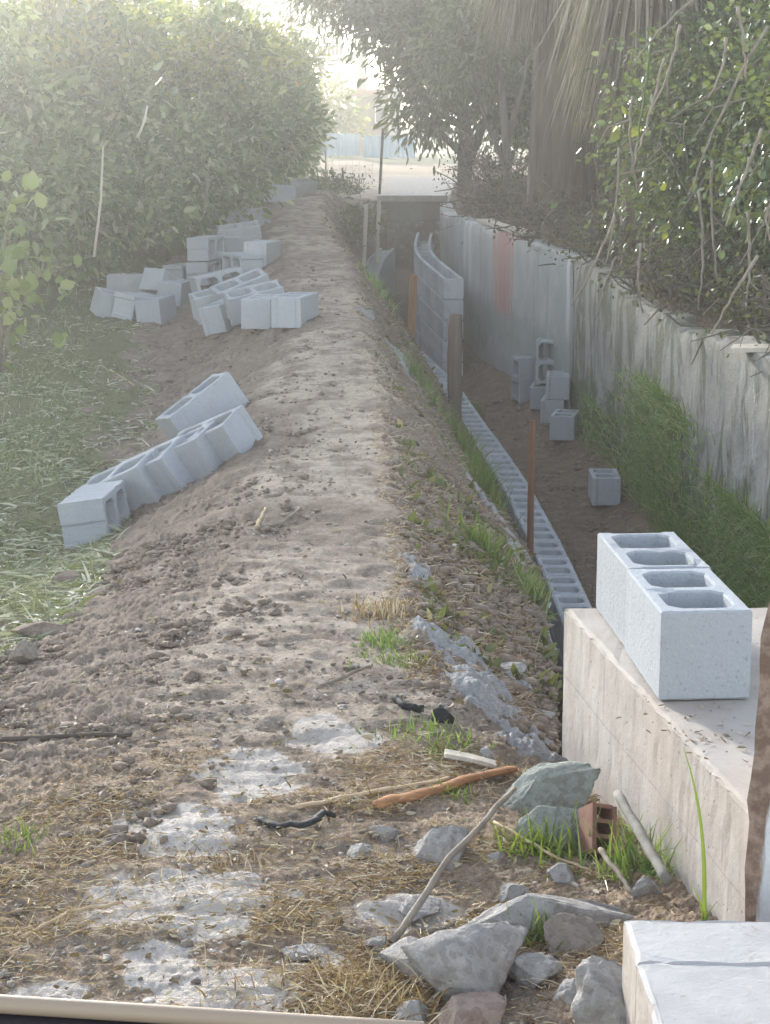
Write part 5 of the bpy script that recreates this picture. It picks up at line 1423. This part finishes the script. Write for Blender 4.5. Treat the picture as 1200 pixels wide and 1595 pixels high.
rod('branch', 'short pale twig standing out of the forked twig', [H(400, 826, .01), H(414, 796, .01)], .007, M_RUSTP, 'stick')
rod('branch', 'straight brown twig on the path above the forked twig', [H(358, 797, .008), H(412, 793, .008)], .005, M_TWIG, 'stick')
rod('branch', 'small dark twig lying nearest to the tipped blocks', [H(414, 778, .008), H(440, 774, .010)], .008, M_TWIG, 'stick')
rod('branch', 'pale straw stem crossing the near straw', [H(35, 1470, .012), H(110, 1432, .015), H(190, 1415, .012)], .004, M_RUSTP, 'stick')
rod('branch', 'pale stem lying in the cut grass above the tipped blocks', [H(172, 582, .02), H(208, 605, .02)], .008, M_RUSTP, 'stick')
rod('branch', 'thin pale stem among the rubble beside the broken brick', [H(770, 1300, .03), H(860, 1350, .025), H(925, 1365, .01)], .0035, M_RUSTP, 'stick')
rod('branch', 'brown root stub poking from the rubble by the slab', [H(935, 1360, .05), H(985, 1405, .02)], .006, M_TWIG, 'stick')
plank('broken_timber', 'broken brown timber set in the bank edge above the block row', H(750, 812, .004), H(796, 848, .004), .04, .02, M_POST, 'timber')
rod('wire', 'bent pale wire loop at the lip of the ditch near the parapet', [at(858, 940, 7.6), at(848, 965, 7.4), at(856, 995, 7.2), at(866, 1015, 7.1)], .006, M_WIRE, 'wire', 6, .002, 1, 1)
pp = atz(1085, 1140, PZ); n = 70
P = np.stack([rng.normal(pp.x + .01, .05, n), rng.normal(pp.y, .10, n), np.full(n, PZ + .004)], axis=1)
tag(link('parapet_litter', leaf_mesh('parapet_litter', P, rng.normal(size=(n, 3)) * np.array([1, 1, .1]), rng.uniform(.006, .022, n), .35), M_LITTER), 'dry leaf scraps on the parapet top before the nearest block', 'leaf litter', kind='stuff')
# tall single blade
p = H(1098, 1402, 0)
pt = at(1098, 1405, 3.33)
mb = MB()
for (L_, w_, bx, by) in ((.37, .008, -.045, .02), (.12, .005, -.03, -.01), (.09, .005, .02, -.02)):
    k0 = len(mb.v); vs = []; fs = []
    for k in range(11):
        t = k / 10; ww = w_ * (1 - t ** 2.2) * .5 + .0004
        x, y, z = bx * t ** 3, by * t * t, L_ * t
        vs += [(x - ww, y, z), (x, y + ww * .5, z), (x + ww, y, z)]
    for k in range(10):
        for q in (0, 1): fs.append((3 * k + q, 3 * k + q + 1, 3 * k + q + 4, 3 * k + q + 3))
    mb.add(vs, fs)
o = mb.build('grass_stalk', M_GRASS, None, True, (pt.x, pt.y, gz(pt.x, pt.y)))
tag(o, 'single tall green grass blade standing against the parapet', 'grass')
# near straw tuft
for (u, v, n, h, lab) in ((560, 1570, 420, .09, 'thick dry straw tuft at the lower edge beside the pinkish stone'), (640, 1520, 160, .08, 'dry straw tuft between the concrete shard and the stick'), (480, 1540, 240, .06, 'flattened dry straw tuft nearest the car door'), (300, 1350, 200, .05, 'low dry straw tuft between two pale patches of ground')):
    tuft('straw_tuft', lab, hit(u, v), int(n * 1.6), .085, .06, h, M_STRAW, 1.6, (0, 0), .003, 'dry straw tufts in the near ground', 'straw', None, 1.2)

# ------------------------------------------------------------------ car door edge, nearest of all
M_TRIM = Mat('beige_trim', .5, .4); M_TRIM.color((.33, .255, .19)); M_CAR = Mat('dark_car_paint', .35, .5); M_CAR.color((.012, .013, .022))
a = at(-700, 1519, .80); b = at(660, 1606, .80)
cdr = empty('car_door', (a.x, a.y, a.z)); tag(cdr, 'dark car door with beige window trim at the very bottom', 'car door')
d = b - a
mb = MB(); mb.tube([Vector((0, 0, 0)) + d * (k / 12) for k in range(13)], .0042, 12); mb.build('window_trim', M_TRIM.m, cdr, True)
mb = MB()
vs = []
for k in range(13):
    q = d * (k / 12)
    for (y, z) in ((.005, -.0035), (.02, -.09), (.035, -.5), (-.06, -.5), (-.06, -.02), (-.012, -.0045)): vs.append((q.x, q.y + y, q.z + z))
fs = [tuple(range(6))[::-1], tuple(72 + k for k in range(6))]
for k in range(12):
    for j in range(6): fs.append((k * 6 + j, k * 6 + (j + 1) % 6, k * 6 + 6 + (j + 1) % 6, k * 6 + 6 + j))
mb.add(vs, fs); mb.build('door_panel', M_CAR.m, cdr)

# ------------------------------------------------------------------ haze
HZ = Mat('haze'); HZ.t.nodes.remove(HZ.b)
pv = HZ.n('ShaderNodeVolumePrincipled'); pv.inputs['Density'].default_value = .0056; pv.inputs['Anisotropy'].default_value = .86  # added volume, forward scattering gives the lens glare's glow near the sun
pv.inputs['Color'].default_value = (.97, .97, .96, 1)
HZ.l(pv.outputs[0], HZ.out.inputs['Volume'])
mb = MB(); mb.box((-60, -9, -3.2), (60, 95, 18)); 
tag(mb.build('haze', HZ.m), 'pale haze volume added to imitate veiling glare towards the sun', 'haze', kind='stuff')
